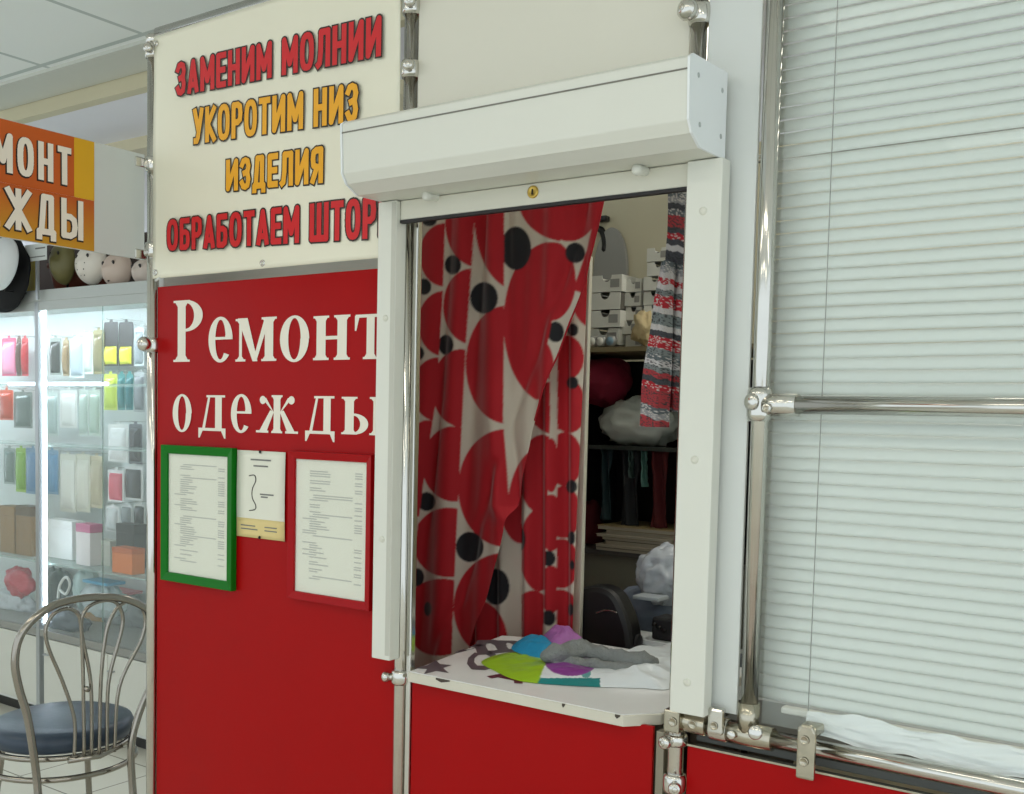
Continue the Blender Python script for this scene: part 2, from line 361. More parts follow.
# ------------------------------------------------------------------ kiosk panels
def panel(name, x0, x1, z0, z1, y0, y1, m, label, cat='panel', bevel=.0015):
    return tag(MB().box(x0, x1, y0, y1, z0, z1).build(name, m, bevel=bevel), label, cat)
ZRT = float(P(265, 278)[2])          # top of red panel
red_t = thing('red_sign_panel', (-.42, .004, .02), 'large red panel with cream clothing repair lettering left of the window', 'panel')
MB().box(XL+.018, XM-.018, .0, .008, .02, ZRT).build('board', red_m, red_t, bevel=.001)
# ---- serif lettering
class G:
    def __init__(s): s.p = []; s.k = 0
    def poly(s, pts): s.p.append(pts); return s
    def rect(s, x0, y0, x1, y1): return s.poly([(x0,y0),(x1,y0),(x1,y1),(x0,y1)])
    def stem(s, x, w, y0, y1, sf=.09, th=.055, top=True, bot=True, l=1, r=1):
        s.rect(x, y0, x+w, y1)
        for on, y, sg in ((top, y1, -1), (bot, y0, 1)):
            if on:
                s.rect(x-sf*l, min(y, y+sg*th), x+w+sf*r, max(y, y+sg*th))
                if l: s.poly([(x-sf*.55, y+sg*th), (x, y+sg*th), (x, y+sg*(th+.07))])
                if r: s.poly([(x+w+sf*.55, y+sg*th), (x+w, y+sg*th), (x+w, y+sg*(th+.07))])
        return s
    def ring(s, cx, cy, ro, so, ri, si, a0=0, a1=360, n=40, icx=None, icy=None):
        icx = cx if icx is None else icx; icy = cy if icy is None else icy
        for i in range(n):
            A = math.radians(a0+(a1-a0)*i/n); B = math.radians(a0+(a1-a0)*(i+1)/n)
            s.poly([(cx+ro*math.cos(A), cy+so*math.sin(A)), (cx+ro*math.cos(B), cy+so*math.sin(B)),
                    (icx+ri*math.cos(B), icy+si*math.sin(B)), (icx+ri*math.cos(A), icy+si*math.sin(A))])
        return s
    def disc(s, cx, cy, r, ry=None):
        ry = ry or r
        return s.poly([(cx+r*math.cos(2*math.pi*i/16), cy+ry*math.sin(2*math.pi*i/16)) for i in range(16)])
    def quad(s, x0, x1, y0, x2, x3, y1): return s.poly([(x0,y0),(x1,y0),(x3,y1),(x2,y1)])
# every glyph fills 0..1 in both axes (descenders go below 0)
def glyph(ch):
    g = G()
    if ch == 'P':
        g.stem(.16, .26, 0, 1, sf=.14, th=.035, r=1); g.ring(.42, .745, .56, .255, .28, .21, -90, 90, 24, icx=.42)
    elif ch == 'o': g.ring(.5, .5, .5, .52, .21, .46)
    elif ch == 'e':
        g.ring(.52, .5, .50, .52, .21, .45, 0, 318, 36); g.rect(.28, .5, 1.0, .56); g.poly([(.73,.5),(1.02,.5),(1.02,.56),(.73,.6)])
    elif ch == 'm':
        g.stem(.09, .07, 0, .99, sf=.09, th=.05); g.stem(.72, .2, 0, 1, sf=.08, th=.05)
        g.quad(.43, .55, .0, .06, .30, 1); g.quad(.43, .52, .0, .72, .84, 1)
    elif ch == 'n':
        g.stem(.09, .25, 0, 1, sf=.09, th=.05); g.stem(.66, .25, 0, 1, sf=.09, th=.05); g.rect(.3, .46, .7, .54)
    elif ch == 't':
        g.stem(.38, .25, 0, 1, sf=.11, th=.05, top=False); g.rect(.02, .93, .98, 1)
        g.poly([(0,.64),(.05,.64),(.14,.93),(0,.98)]); g.poly([(1,.64),(.95,.64),(.86,.93),(1,.98)])
    elif ch == 'd':
        g.rect(0, 0, 1, .08); g.poly([(0,-.2),(.05,-.2),(.16,.0),(0,.03)]); g.poly([(1,-.2),(.95,-.2),(.84,.0),(1,.03)])
        g.rect(.62, .05, .86, .98); g.rect(.3, .94, .98, 1); g.poly([(.14,.05),(.24,.05),(.44,.95),(.36,.95)]); 
    elif ch == 'z':
        g.stem(.42, .16, 0, 1, sf=.05, th=.05)
        for sg in (1, -1):
            f = lambda x: .5 + sg*x
            g.poly([(f(.05), .5), (f(.10), .56), (f(.34), .9), (f(.26), .93)]); g.disc(f(.34), .87, .075, .11)
            g.poly([(f(.07), .56), (f(.16), .60), (f(.42), .05), (f(.24), .05)]); g.rect(min(f(.2), f(.5)), 0, max(f(.2), f(.5)), .06)
    elif ch == 'y':
        g.stem(.08, .2, 0, 1, sf=.08, th=.05); g.ring(.28, .28, .33, .28, .15, .22, -90, 90, 20); g.stem(.72, .2, 0, 1, sf=.08, th=.05)
    return g
def put_glyphs(items, Y, off=140, offy=270, sc=2.268):
    for n, (ch, x0, x1, yt, yb) in enumerate(items):
        a = P(off+x0/sc, offy+yb/sc, Y); b = P(off+x1/sc, offy+yt/sc, Y)
        X_0, Z_0, W, Hh = a[0], a[2], b[0]-a[0], 0
        a2 = P(off+(x0+x1)/2/sc, offy+yb/sc, Y)[2]; b2 = P(off+(x0+x1)/2/sc, offy+yt/sc, Y)[2]; Z_0 = a2; Hh = b2-a2
        g = glyph(ch); mb = MB()
        for i, pts in enumerate(g.p):
            mb.add([(X_0+u*W, Y-.0008-.00003*i, Z_0+v*Hh) for u, v in pts], [tuple(range(len(pts)))])
        mb.build('letter', letter_m, red_t, recalc=False)
put_glyphs([('P', 75, 145, 68, 208), ('e', 155, 210, 108, 208), ('m', 217, 311, 108, 207), ('o', 318, 385, 105, 207), ('n', 393, 478, 103, 204), ('t', 487, 560, 100, 202)], -.0002)
put_glyphs([('o', 75, 118, 283, 366), ('d', 133, 195, 284, 365), ('e', 206, 253, 283, 368), ('z', 264, 360, 284, 370), ('d', 375, 443, 286, 372), ('y', 457, 560, 288, 374)], -.0002)

# ---- cream banner with outlined lettering
bn = thing('banner', (-.42, -.006, 1.88), 'cream banner with red and yellow outlined lettering at upper left', 'banner')
bx0, bx1, bz0, bz1 = XL+.022, -.012, 1.878, ZT-.012
def ban(u, v): return (bx0+(bx1-bx0)*u, -.0175+.0022*math.sin(u*7+v*2)+.0012*math.sin(v*9+u*3), bz0+(bz1-bz0)*v)
MB().grid(ban, 60, 50).build('sheet', banner_m, bn, solid=.0012)
m = MB()
for gx, gz in ((bx0+.012, bz0+.014), (bx1-.012, bz0+.014), (bx0+.012, bz1-.02), ((bx0+bx1)/2, bz0+.012)):
    m.lathe((gx, -.0185, gz), (0, -1, 0), [(0, .008), (.002, .007), (.002, .004), (0, .003)], 16)
m.build('grommet', chrome, bn)
MB().tube([(bx0+.005, -.012, bz0-.004), (bx0+.03, -.02, bz0-.001)], .003, 8).build('tie', white_pl, bn)
def line(body, xl, tl, bl, xr, tr, br, mf, sp=1.14):
    Yp = -.0222
    A, B, Cc, D = P(xl, bl, Yp), P(xr, br, Yp), P(xl, tl, Yp), P(xr, tr, Yp)
    W_ = B[0]-A[0]; H0 = Cc[2]-A[2]; H1 = D[2]-B[2]; Hm = (H0+H1)/2
    def f(dy): return lambda a, t, k: (A[0]+a, Yp-dy-k, A[2]+(B[2]-A[2])*a/W_+t*(H0+(H1-H0)*a/W_)/Hm)
    o = stroke_text(MB(), body, W_, Hm, .0102, f(0), ins=.0069, gap=.17).build('letter_outline', p_blk, bn, recalc=False)
    stroke_text(MB(), body, W_, Hm, .0069, f(.0003), gap=.17).build('lettering', mf, o, recalc=False)
line('ЗАМЕНИМ МОЛНИИ', 176, 63, 96.5, 381, 15, 56, p_red)
line('УКОРОТИМ НИЗ', 193, 109, 144.5, 358, 82, 121, p_yel)
line('ИЗДЕЛИЯ', 226, 160, 191.5, 323, 146, 183, p_yel)
line('ОБРАБОТАЕМ ШТОРЫ', 167, 220, 251, 397, 194, 237, p_red)

# ---- frames and leaflets on the red panel
def sheet_lines(mb, x0, x1, z0, z1, Y, rows, seed, price=True):
    r = random.Random(seed); W = x1-x0; Hh = z1-z0
    for k in range(rows):
        z = z1 - Hh*(.09 + .82*k/rows); q = r.random()
        if q < .16: continue
        if q < .28: a, b = .25, .8
        elif q < .4: a, b = .1, .3
        else: a, b = .2, .2+r.uniform(.12, .3)
        mb.box(x0+W*a, x0+W*b, Y-.0003, Y, z, z+Hh*.009)
        if price and q >= .4: mb.box(x0+W*.83, x0+W*.93, Y-.0003, Y, z, z+Hh*.009)
def frame(px, label, mfr, w, seed, dep=.018):
    (tl, tr, br, bl) = px
    x0 = (P(*tl, -.01)[0]+P(*bl, -.01)[0])/2; x1 = (P(*tr, -.01)[0]+P(*br, -.01)[0])/2
    z1 = (P(*tl, -.01)[2]+P(*tr, -.01)[2])/2; z0 = (P(*bl, -.01)[2]+P(*br, -.01)[2])/2
    t = thing('picture_frame', ((x0+x1)/2, 0, z0), label, 'frame')
    m = MB(); Yb, Yf = -.0016, -dep
    o_ = [(x0, z0), (x1, z0), (x1, z1), (x0, z1)]; i_ = [(x0+w, z0+w), (x1-w, z0+w), (x1-w, z1-w), (x0+w, z1-w)]
    for a in range(4):
        b = (a+1) % 4
        vs = [(o_[a][0], Yb, o_[a][1]), (o_[b][0], Yb, o_[b][1]), (i_[b][0], Yb, i_[b][1]), (i_[a][0], Yb, i_[a][1])]
        vs += [(o_[a][0], Yf, o_[a][1]), (o_[b][0], Yf, o_[b][1]), (i_[b][0], Yf+.004, i_[b][1]), (i_[a][0], Yf+.004, i_[a][1])]
        m.add(vs, [(0,1,2,3),(4,7,6,5),(0,4,5,1),(2,6,7,3)])
    m.build('border', mfr, t, bevel=.0012)
    pp = MB().box(x0+w*.9, x1-w*.9, -.008, -.003, z0+w*.9, z1-w*.9).build('price_sheet', paper_m, t)
    m = MB(); sheet_lines(m, x0+w, x1-w, z0+w, z1-w, -.0083, 46, seed); m.build('print', ink2, pp)
    MB().box(x0+w*.92, x1-w*.92, -.0108, -.0098, z0+w*.92, z1-w*.92).build('glazing', mat('thin_glazing', (235, 245, 240), .06, alpha=.06), t)
    return t
frame([(164, 443), (235, 450), (233, 591), (162, 579)], 'green picture frame holding a price sheet, beside the left pole', green_m, .021, 3)
frame([(291, 449), (374, 457), (371, 610), (289, 598)], 'red picture frame holding a price sheet, beside the white guide rail', redfr_m, .017, 5)
lx0, lx1 = P(237, 495, -.004)[0], P(285, 495, -.004)[0]; lz1, lz0 = P(260, 451, -.004)[2], P(260, 538.5, -.004)[2]
lf = thing('leaflet', ((lx0+lx1)/2, 0, lz0), 'small white leaflet with tan bottom strip pinned between the two frames', 'leaflet')
MB().grid(lambda u, v: (lx0+(lx1-lx0)*u, -.0035-.0015*math.sin(v*3.1), lz0+(lz1-lz0)*v), 6, 14).build('sheet', paper_m, lf, solid=.0006)
MB().grid(lambda u, v: (lx0+(lx1-lx0)*u, -.0041-.0012*math.sin(v*.6), lz0+(lz1-lz0)*.22*v), 6, 5).build('tan_strip', tan_m, lf, solid=.0004)
m = MB(); W = lx1-lx0; Hh = lz1-lz0
for a, b, z in ((.3, .72, .89), (.36, .66, .82), (.5, .78, .5), (.52, .66, .47)): m.box(lx0+W*a, lx0+W*b, -.0061, -.0056, lz0+Hh*z, lz0+Hh*(z+.016))
for a, b, z in ((.1, .4, .13), (.1, .45, .09), (.6, .85, .13), (.6, .85, .09)): m.box(lx0+W*a, lx0+W*b, -.0058, -.0052, lz0+Hh*z, lz0+Hh*(z+.012))
m.build('print', ink_m, lf)
hp = smooth_path([(.27, .71), (.38, .72), (.41, .66), (.34, .56), (.34, .46), (.41, .38), (.4, .33), (.28, .31)], 5)
m = MB(); m.tube([(lx0+W*a, -.0058, lz0+Hh*b) for a, b in hp], .0011, 6); m.build('drawing', p_blk, lf)
m = MB()
for z in (.99, .012): m.lathe((lx0+W*.5, -.004, lz0+Hh*z), (0, -1, 0), [(0, .0015), (.002, .004), (.004, .003), (.0045, 0)], 12)
m.build('pin', dark_m, lf)

# ---- other panels
zc = 1.03
panel('upper_panel', XM+.018, XJ-.018, 1.99, ZT-.016, .0, .006, cream_pl, 'cream upper panel above the roller shutter box')
panel('side_panel', XJ+.018, XR-.02, ZLOW+.03, ZT-.016, -.004, .004, white_pl, 'tall narrow white panel between guide rail and chrome pole')
rp0 = P(700, 748, .002)[2]
panel('lower_red_panel', XJ+.022, XE-.02, .02, rp0, .0, .008, red_m, 'red panel below the blind window at lower right')
panel('counter_panel', .035, XJ-.045, .02, 1.012, .0, .008, red_m, 'red panel directly under the white serving counter')
tag(MB().box(XJ-.036, XJ-.02, -.006, .014, .02, 1.0085).build('edge_profile', mat('brushed_grey_profile', (140, 134, 118), .35, .7), bevel=.002), 'narrow brushed metal edge strip right of the counter panel', 'trim')
tag(MB().box(.0195, .033, -.004, .012, .02, 1.985).build('edge_profile', chrome, bevel=.003), 'slim chrome strip running up beside the pole at the left of the serving window', 'trim')
# edge profile on top of right red panel
tag(MB().box(XJ+.022, XE-.02, -.002, .010, rp0+.0005, rp0+.004).build('panel_edging', chrome_d), 'thin metal edging along the top of the lower right red panel', 'trim')

# ---- roller shutter
tb = thing('roller_shutter', (.32, -.05, 1.04), 'white roller shutter with box and side rails around the serving window', 'shutter')
hx1 = .702; hx0 = -.034
ft = PX(690, 55, hx1); fb = PX(689, 119, hx1); k1 = PX(700, 146, hx1); yb = -.021
prof = [(yb, ft[2]+.012), (ft[1]+.012, ft[2]+.006), (ft[1], ft[2]-.002), (fb[1], fb[2]), (fb[1]+.012, fb[2]-.018), (k1[1], k1[2]-.003), (-.04, 1.985), (yb, 1.985)]
MB().prism(prof, lambda u, v, d: (d, u, v), hx0+.004, hx1-.003).build('shutter_box', white_al, tb, bevel=.002)
pf2 = [(u-(.002 if u < -.03 else 0), v) for u, v in prof]
for a, b in ((hx0, hx0+.004), (hx1-.003, hx1+.001)):
    e = MB().prism([(u, v) for u, v in pf2], lambda u, v, d: (d, u, v), a, b).build('end_cap', mat('white_end_plate', (232, 236, 236), .35), tb)
    m = MB(); sg = 1 if b > .5 else -1; xx = b if sg > 0 else a
    for (u, v) in ((ft[1]+.03, ft[2]-.022), (-.04, ft[2]-.022), (ft[1]+.04, fb[2]+.0), (-.04, fb[2]+.0)): m.lathe((xx-.0005*sg, u, v), (sg, 0, 0), [(0, .0045), (.0012, .004), (.0018, 0)], 10)
    m.build('rivet', mat('grey_rivet', (176, 182, 180), .4, .3), e)
# top lip line of the box
MB().box(hx0+.004, hx1-.003, ft[1]-.0012, ft[1]+.002, ft[2]-.020, ft[2]-.018).build('seam', mat('seam_grey', (120, 118, 108), .6), tb)
# guide rails
jl0 = P(376, 400, -.045)[0]; jl1 = P(394, 400, -.045)[0]
jr0 = P(680, 400, -.045)[0]; jr1 = P(715, 400, -.045)[0]
zl = P(385, 660, -.045)[2]; zr = P(695, 716, -.045)[2]
for (a, b, z0, nm) in ((jl0, jl1, zl, 'l'), (jr0, jr1, zr, 'r')):
    g_ = MB().box(a, b, -.047, -.0155, z0, 1.9835).build('guide_rail', white_al, tb, bevel=.002)
    mb_ = MB()
    for pz in ([1.3, 1.75] if nm == 'l' else [P(697, 684, -.047)[2], P(702, 460, -.047)[2], P(712, 210, -.047)[2]]):
        mb_.lathe(((a+b)/2, -.0465, pz), (0, -1, 0), [(0, .007), (.002, .0065), (.003, .004), (.003, 0)], 14)
    mb_.build('plug', mat('white_plug', (214, 214, 200), .5), g_)
MB().box(jl1-.012, jl1-.001, -.0475, -.0469, zl+.01, 1.98).build('rail_groove', mat('seam_light', (190, 190, 178), .5), tb)
# end slat with lock and stoppers
e0, e1 = P(400, 219, -.03), P(686, 190, -.03)
ez0 = (e0[2]+e1[2])/2; 
es = MB().box(jl1+.001, jr0-.001, -.036, -.026, ez0, 1.984).build('end_slat', mat('end_slat_cream', (214, 212, 196), .4, var=.02), tb, bevel=.002)
MB().box(jl1+.001, jr0-.001, -.037, -.025, ez0-.006, ez0-.0003).build('rubber_seal', mat('black_rubber', (30, 28, 28), .6), es)
lk = P(533, 192, -.037)
lo = MB().lathe((lk[0], -.036, lk[2]), (0, -1, 0), [(0, .0115), (.003, .0115), (.004, .0095), (.003, .007), (.003, .0)], 22).build('lock', mat('brass', (200, 168, 84), .3, .9), es)
MB().box(lk[0]-.0012, lk[0]+.0012, -.0405, -.0388, lk[2]-.005, lk[2]+.005).build('keyhole', dark_m, lo)
for q in ((430, 195), (640, 169)):
    c = P(*q, -.055)
    MB().lathe((c[0], -.036, c[2]), (0, -1, -.12), [(0, .0085), (.012, .0085), (.024, .0095), (.034, .0085), (.037, .004), (.037, 0)], 16).build('stopper', white_al, es)

# ------------------------------------------------------------------ blind window
gx0, gx1 = XR+.018, XE-.018
gl = tag(MB().box(gx0, gx1, .012, .016, ZLOW+.02, ZT-.02).build('glass_pane', glass_m), 'clear glass pane in front of the white blind', 'glass')
bl = thing('venetian_blind', (1.35, .06, 1.07), 'white venetian blind behind the glass at right', 'blind')
YB_ = .048; sx0, sx1 = P(770, 300, YB_)[0], XE-.03
za, zb2 = P(850, 300, YB_)[2], P(850, 314, YB_)[2]
pitch = .0206
ztop, zbot = ZT-.05, 1.072
zz = ztop-.03; m = MB(); i = 0; th = math.radians(72)
while zz > zbot+.012:
    jit = rnd.uniform(-.0003, .0003); tl_ = rnd.uniform(-.015, .015)
    sag = .007 if i > 9990 else 0
    def sl(u, v, zz=zz, tl_=tl_, jit=jit):
        t = (v-.5)*.0216; c = .0029*(1-(2*v-1)**2)
        a = th+tl_
        # outer edge low, convex to the outside
        y = YB_ + t*math.cos(a) - c*math.sin(a); z = zz + jit + t*math.sin(a) + c*math.cos(a) + .0006*math.sin(u*9+zz*40)
        return (sx0+(sx1-sx0)*u, y, z)
    m.grid(sl, 14, 5); zz -= pitch; i += 1
m.build('slats', blind_m, bl, recalc=False, solid=.0003)
MB().box(sx0, sx1, YB_-.013, YB_+.013, ztop, ztop+.03).build('head_rail', white_al, bl, bevel=.002)
br_ = P(900, 716, YB_)
MB().box(sx0+.05, sx1, YB_-.011, YB_+.011, zbot-.004, zbot+.007).build('bottom_rail', white_al, bl, bevel=.003)
for xx in (P(828, 300, YB_)[0], P(1060, 300, YB_)[0], sx1-.2):
    mm_ = MB(); mm_.tube([(xx, YB_-.0145, ztop), (xx+.002, YB_-.0145, (ztop+zbot)/2), (xx, YB_-.0145, zbot)], .0009, 6)
    mm_.build('ladder_cord', mat('cord_grey', (120, 122, 114), .8), bl)
# kiosk inner ledge behind the lower rail and crumpled film lying on it
tag(MB().box(XJ+.03, XE-.03, .02, .30, ZLOW-.035, ZLOW-.02).build('inner_ledge', mat('grey_board', (84, 86, 82), .6, var=.1)), 'grey ledge board behind the lower chrome rail', 'shelf')
FX = float(P(806, 740, .03)[0])
def film(u, v):
    x = FX+(XE-.03-FX)*u; y = .019+.012*v+.006*fbm((x, v, 0), 9); n_ = fbm((x*2, v*.4, 3), 5)
    return (x, y+.004*abs(n_), ZLOW+.008+.042*v+.012*(v > .6)*n_-.020*(1-v)*fbm((x, 1, 1), 6))
tag(MB().grid(film, 120, 14).build('plastic_sheet', mat('white_plastic_film', (232, 238, 236), .22, var=.02, bump=.15, bscale=25)), 'crumpled white plastic sheet lying along the bottom of the blind window', 'plastic sheet')

# ------------------------------------------------------------------ serving counter
ctop = 1.03
cpts = [P_[:2] for P_ in (PZ(413, 669, ctop), PZ(626, 713, ctop), PZ(670, 708, ctop))]
cpoly = [(.045, -.026), (.548, -.026), (.596, .03), (.596, .47), (.15, .47), (-.022, .40)]
m = MB(); cc = MB()
def top3(u, v, d): return (u, v, d)
ct = thing('serving_counter', (.3, .2, 1.012), 'white serving counter board with chipped edge and printed letters', 'counter')
MB().prism(cpoly, top3, ctop-.021, ctop-.001).build('board', mat('cream_chipboard_edge', (206, 202, 186), .5, var=.05, scale=30), ct, bevel=.0015)
inner = [(x+(.003 if x < .2 else -.003), y+(.003 if y < .1 else -.003)) for x, y in cpoly]
MB().prism(inner, top3, ctop-.001, ctop+.0004).build('oilcloth', mat('white_oilcloth', (232, 232, 230), .22, var=.02), ct)
pm_ = mat('print_grey_plum', (92, 84, 90), .4)
def letter_flat(mb, body, quad, z):
    q = [PZ(x, y, z) for x, y in quad]   # bl, br, tr, tl
    stroke_text(mb, body, 1, 1, .11, lambda u, v, k: tuple((q[0]*(1-u)+q[1]*u)*(1-v)+(q[3]*(1-u)+q[2]*u)*v+np.array([0, 0, k])))
m = MB(); z_ = ctop+.0009
letter_flat(m, 'B', [(478, 655), (472, 640), (520, 640), (530, 650)], z_)
letter_flat(m, 'C', [(466, 672), (468, 654), (494, 650), (504, 668)], z_)
letter_flat(m, 'S', [(448, 655), (470, 650), (500, 640), (486, 640)], z_)
q = [PZ(x, y, z_) for x, y in ((415, 668), (428, 665), (436, 660), (440, 664), (452, 665), (443, 668), (449, 673), (436, 671), (424, 674), (427, 669))]
m.add(q, [tuple(range(len(q)))])
m.build('print', pm_, ct, recalc=False)
m = MB(); letter_flat(m, 'A', [(487, 677), (520, 684), (540, 674), (500, 668)], z_)
m.build('plum_print', mat('print_plum', (88, 30, 52), .4), ct, recalc=False)
m = MB()
for (x, y, wd) in ((.12, -.0275, .035), (.42, -.0275, .006), (.532, -.0275, .010)):
    m.prism([(x, ctop-.004), (x+wd*.4, ctop-.008), (x+wd, ctop-.003), (x+wd, ctop-.0008), (x, ctop-.0008)], lambda u, v, d: (u, d, v), y, y+.002)
m.build('chip', mat('dark_chip', (70, 62, 54), .8), ct)

# crumpled heap helper: polar mesh over an outline on a level surface
def heap(outline, z0, h, seed, nr=16, na=72, p=2.2, nz=.3, ns=14, ridge=.0, hmap=None):
    pts = smooth_path([(x, y, 0) for x, y in outline], max(2, na//len(outline)), closed=True); n = len(pts)
    c = np.mean(pts, 0); vs = []; fs = []
    for k in range(nr+1):
        t = k/nr
        for q in pts:
            xy = c+(q-c)*t
            hh = h*(1-t**p) if hmap is None else hmap(xy)*(1-t**p)
            nn = noise.fractal(Vector((float(xy[0]), float(xy[1]), seed*3.1))*ns, 1, 2, 3)
            rd = (1-abs(noise.noise(Vector((float(xy[0]), float(xy[1]), seed*1.7))*ns*.6))*2)
            hh = hh*(1+nz*nn+ridge*rd)
            vs.append((xy[0], xy[1], z0+max(hh, 0)+.0012*(1-t)))
    for k in range(nr):
        for a in range(n): fs.append((k*n+a, k*n+(a+1) % n, (k+1)*n+(a+1) % n, (k+1)*n+a))
    m = MB(); m.add(vs, fs, True)
    m.add([(q[0], q[1], z0) for q in pts]+[(c[0], c[1], z0)], [(a, (a+1) % n, n) for a in range(n)], False)
    return m
def zpts(px, z): return [tuple(PZ(x, y, z)[:2]) for x, y in px]
zb_ = ctop+.0016
# colourful carrier bag: outline traced on the counter
bag_out = zpts([(482, 661), (512, 652), (545, 655), (575, 662), (612, 664), (640, 660), (690, 640), (700, 668), (672, 688), (640, 688), (600, 687), (560, 685), (520, 681), (497, 672)], zb_)
def bagcol(v):
    x, y = to_px(v)
    if x < 545 - (y-665)*.4 and x < 556: c = (150, 190, 40)
    elif x < 600 and y > 678: c = (24, 128, 128)
    elif (x-571)**2/27**2+(y-660)**2/16**2 < 1: c = (132, 60, 140)
    elif (x-586)**2+(y-673)**2 < 25: c = (90, 150, 150)
    else: c = (222, 228, 230)
    return lin(c)
def to_px(v):
    c = R.T @ (np.array(v)-CAM); return CX+F*c[0]/c[2], PY+F*c[1]/c[2]
tag(heap(bag_out, zb_, .016, 4, nr=70, na=420, nz=.6, ns=14, ridge=.5, hmap=lambda q: .012+.045*max(0, min(1, (q[0]-.40)/.16)), p=3).build('carrier_bag', mat('bag_film', (255, 255, 255), .28, attr=True), color=bagcol), 'crumpled white plastic carrier bag with lime, purple and teal print on the counter', 'bag')
tag(heap(zpts([(512, 655), (520, 645), (535, 641), (550, 648), (562, 660), (540, 664)], zb_), zb_+.012, .02, 9, nz=.5, ns=22).build('blue_cloth', mat('cyan_fabric', (20, 140, 185), .6, bump=.2)), 'small bright blue folded cloth on the counter behind the lime bag', 'cloth')
tag(heap(zpts([(540, 655), (543, 636), (556, 632), (580, 640), (590, 652), (565, 660)], zb_), zb_+.0, .035, 11, nz=.5, ns=22).build('lilac_cloth', mat('lilac_fabric', (170, 105, 175), .6, bump=.2)), 'lilac cloth corner sticking up behind the grey socks', 'cloth')
sk = mat('grey_knit', (128, 132, 130), .9, var=.12, scale=60, bump=.5, bscale=220)
def sock(px, z, r, label, seed):
    path = smooth_path([PZ(x, y, z+rr*.8) for (x, y), rr in zip(px, r)], 8); n = len(path)
    rr = [np.interp(i/(n-1)*(len(r)-1), range(len(r)), r) for i in range(n)]
    m = MB(); m.tube(path, [float(a) for a in rr], 20)
    vs = []
    for v in m.v:
        d = fbm(v, 30); vs.append((v[0]+.003*d, v[1]+.003*fbm(v, 22), max(z, z+(v[2]-z)*(.8+.35*d))))
    m.v = vs
    return tag(m.build('grey_sock', sk), label, 'sock', 'grey socks on the counter')
sock([(547, 655), (556, 652), (585, 650), (612, 656), (640, 660), (654, 662)], zb_+.014, [.016, .027, .024, .020, .024, .016], 'upper grey knitted sock lying across the counter behind the bag', 1)
sock([(552, 664), (572, 661), (600, 664), (632, 669), (642, 668)], zb_+.004, [.012, .018, .017, .017, .012], 'lower grey knitted sock partly under the other sock', 2)

# ------------------------------------------------------------------ curtain (two panels behind the counter)
YC = .45
cream_c, red_c, blk_c = lin((214, 205, 188)), lin((186, 12, 30)), lin((14, 15, 22))
hemF = [(190, 607), (223, 601), (250, 595), (270, 588), (290, 581), (305, 576), (332, 566), (359, 557), (386, 547), (423, 533), (453, 527), (495, 516), (526, 506), (556, 500), (601, 486), (631, 472), (660, 462), (800, 410)]
def hem(y): return np.interp(y, [a for a, b in hemF], [b for a, b in hemF])
def z3(x, y): return 400+x/3.309, 190+y/3.309
def z4(x, y): return 400+x/3.309, 420+y/3.309
E3 = lambda c, x, y, rx, ry: (c,)+z3(x, y)+(rx/3.309, ry/3.309)
E4 = lambda c, x, y, rx, ry: (c,)+z4(x, y)+(rx/3.309, ry/3.309)
# strips: right boundary (list of (y, x)) and its ellipses in drawing coordinates
STR = [
 ([(190, 446), (290, 443), (400, 436), (470, 425), (540, 416), (800, 400)],
  [E3('r', 145, 215, 80, 104), E3('r', 145, 442, 85, 108), E3('r', 125, 660, 85, 106), E3('r', 120, 5, 80, 88), E4('r', 90, 90, 60, 90), E4('r', 60, 230, 60, 90), E3('k', 97, 98, 26, 22), E3('k', 80, 320, 24, 27), E3('k', 60, 540, 20, 24)]),
 ([(190, 476), (260, 472), (340, 466), (420, 462), (540, 456), (640, 452), (800, 445)],
  [E3('r', 255, 110, 105, 145), E3('r', 235, 385, 92, 125), E3('r', 200, 655, 95, 128), E4('r', 180, 145, 108, 125), E4('r', 160, 405, 118, 115), E4('r', 140, 640, 135, 115), E4('r', 130, 720, 90, 60),
   E3('k', 175, 248, 27, 32), E3('k', 152, 512, 25, 33), E4('k', 88, 270, 30, 31), E4('k', 56, 520, 24, 30), E4('k', 92, 625, 12, 24), E4('w', 112, 270, 20, 10), E4('w', 180, 672, 7, 22)]),
 ([(190, 504), (330, 504), (420, 503), (470, 507), (506, 509), (530, 524), (560, 530), (800, 530)],
  [E3('r', 385, 80, 140, 250), E3('r', 352, 578, 135, 195), E4('r', 350, 225, 158, 195), E4('r', 345, 620, 168, 180), E3('k', 278, 357, 46, 52), E4('k', 231, 420, 46, 50)]),
 ([(190, 566), (243, 560), (320, 552), (341, 548), (371, 542), (406, 534), (430, 532), (470, 530), (800, 530)],
  [E3('r', 560, 30, 168, 142), E3('r', 500, 440, 158, 268), E4('r', 480, 300, 125, 215), E3('k', 384, 193, 50, 72)]),
 ([(190, 599), (223, 593), (250, 587), (290, 573), (332, 700), (800, 900)],
  [E3('r', 560, 60, 95, 110), E3('r', 500, 300, 82, 133), E3('r', 452, 590, 58, 104), E3('k', 580, 208, 33, 34), E3('k', 515, 470, 28, 34), E4('r', 480, 300, 125, 215)]),
 ([(190, 900), (800, 900)], [('r', 600, 260, 300, 300)]),
]
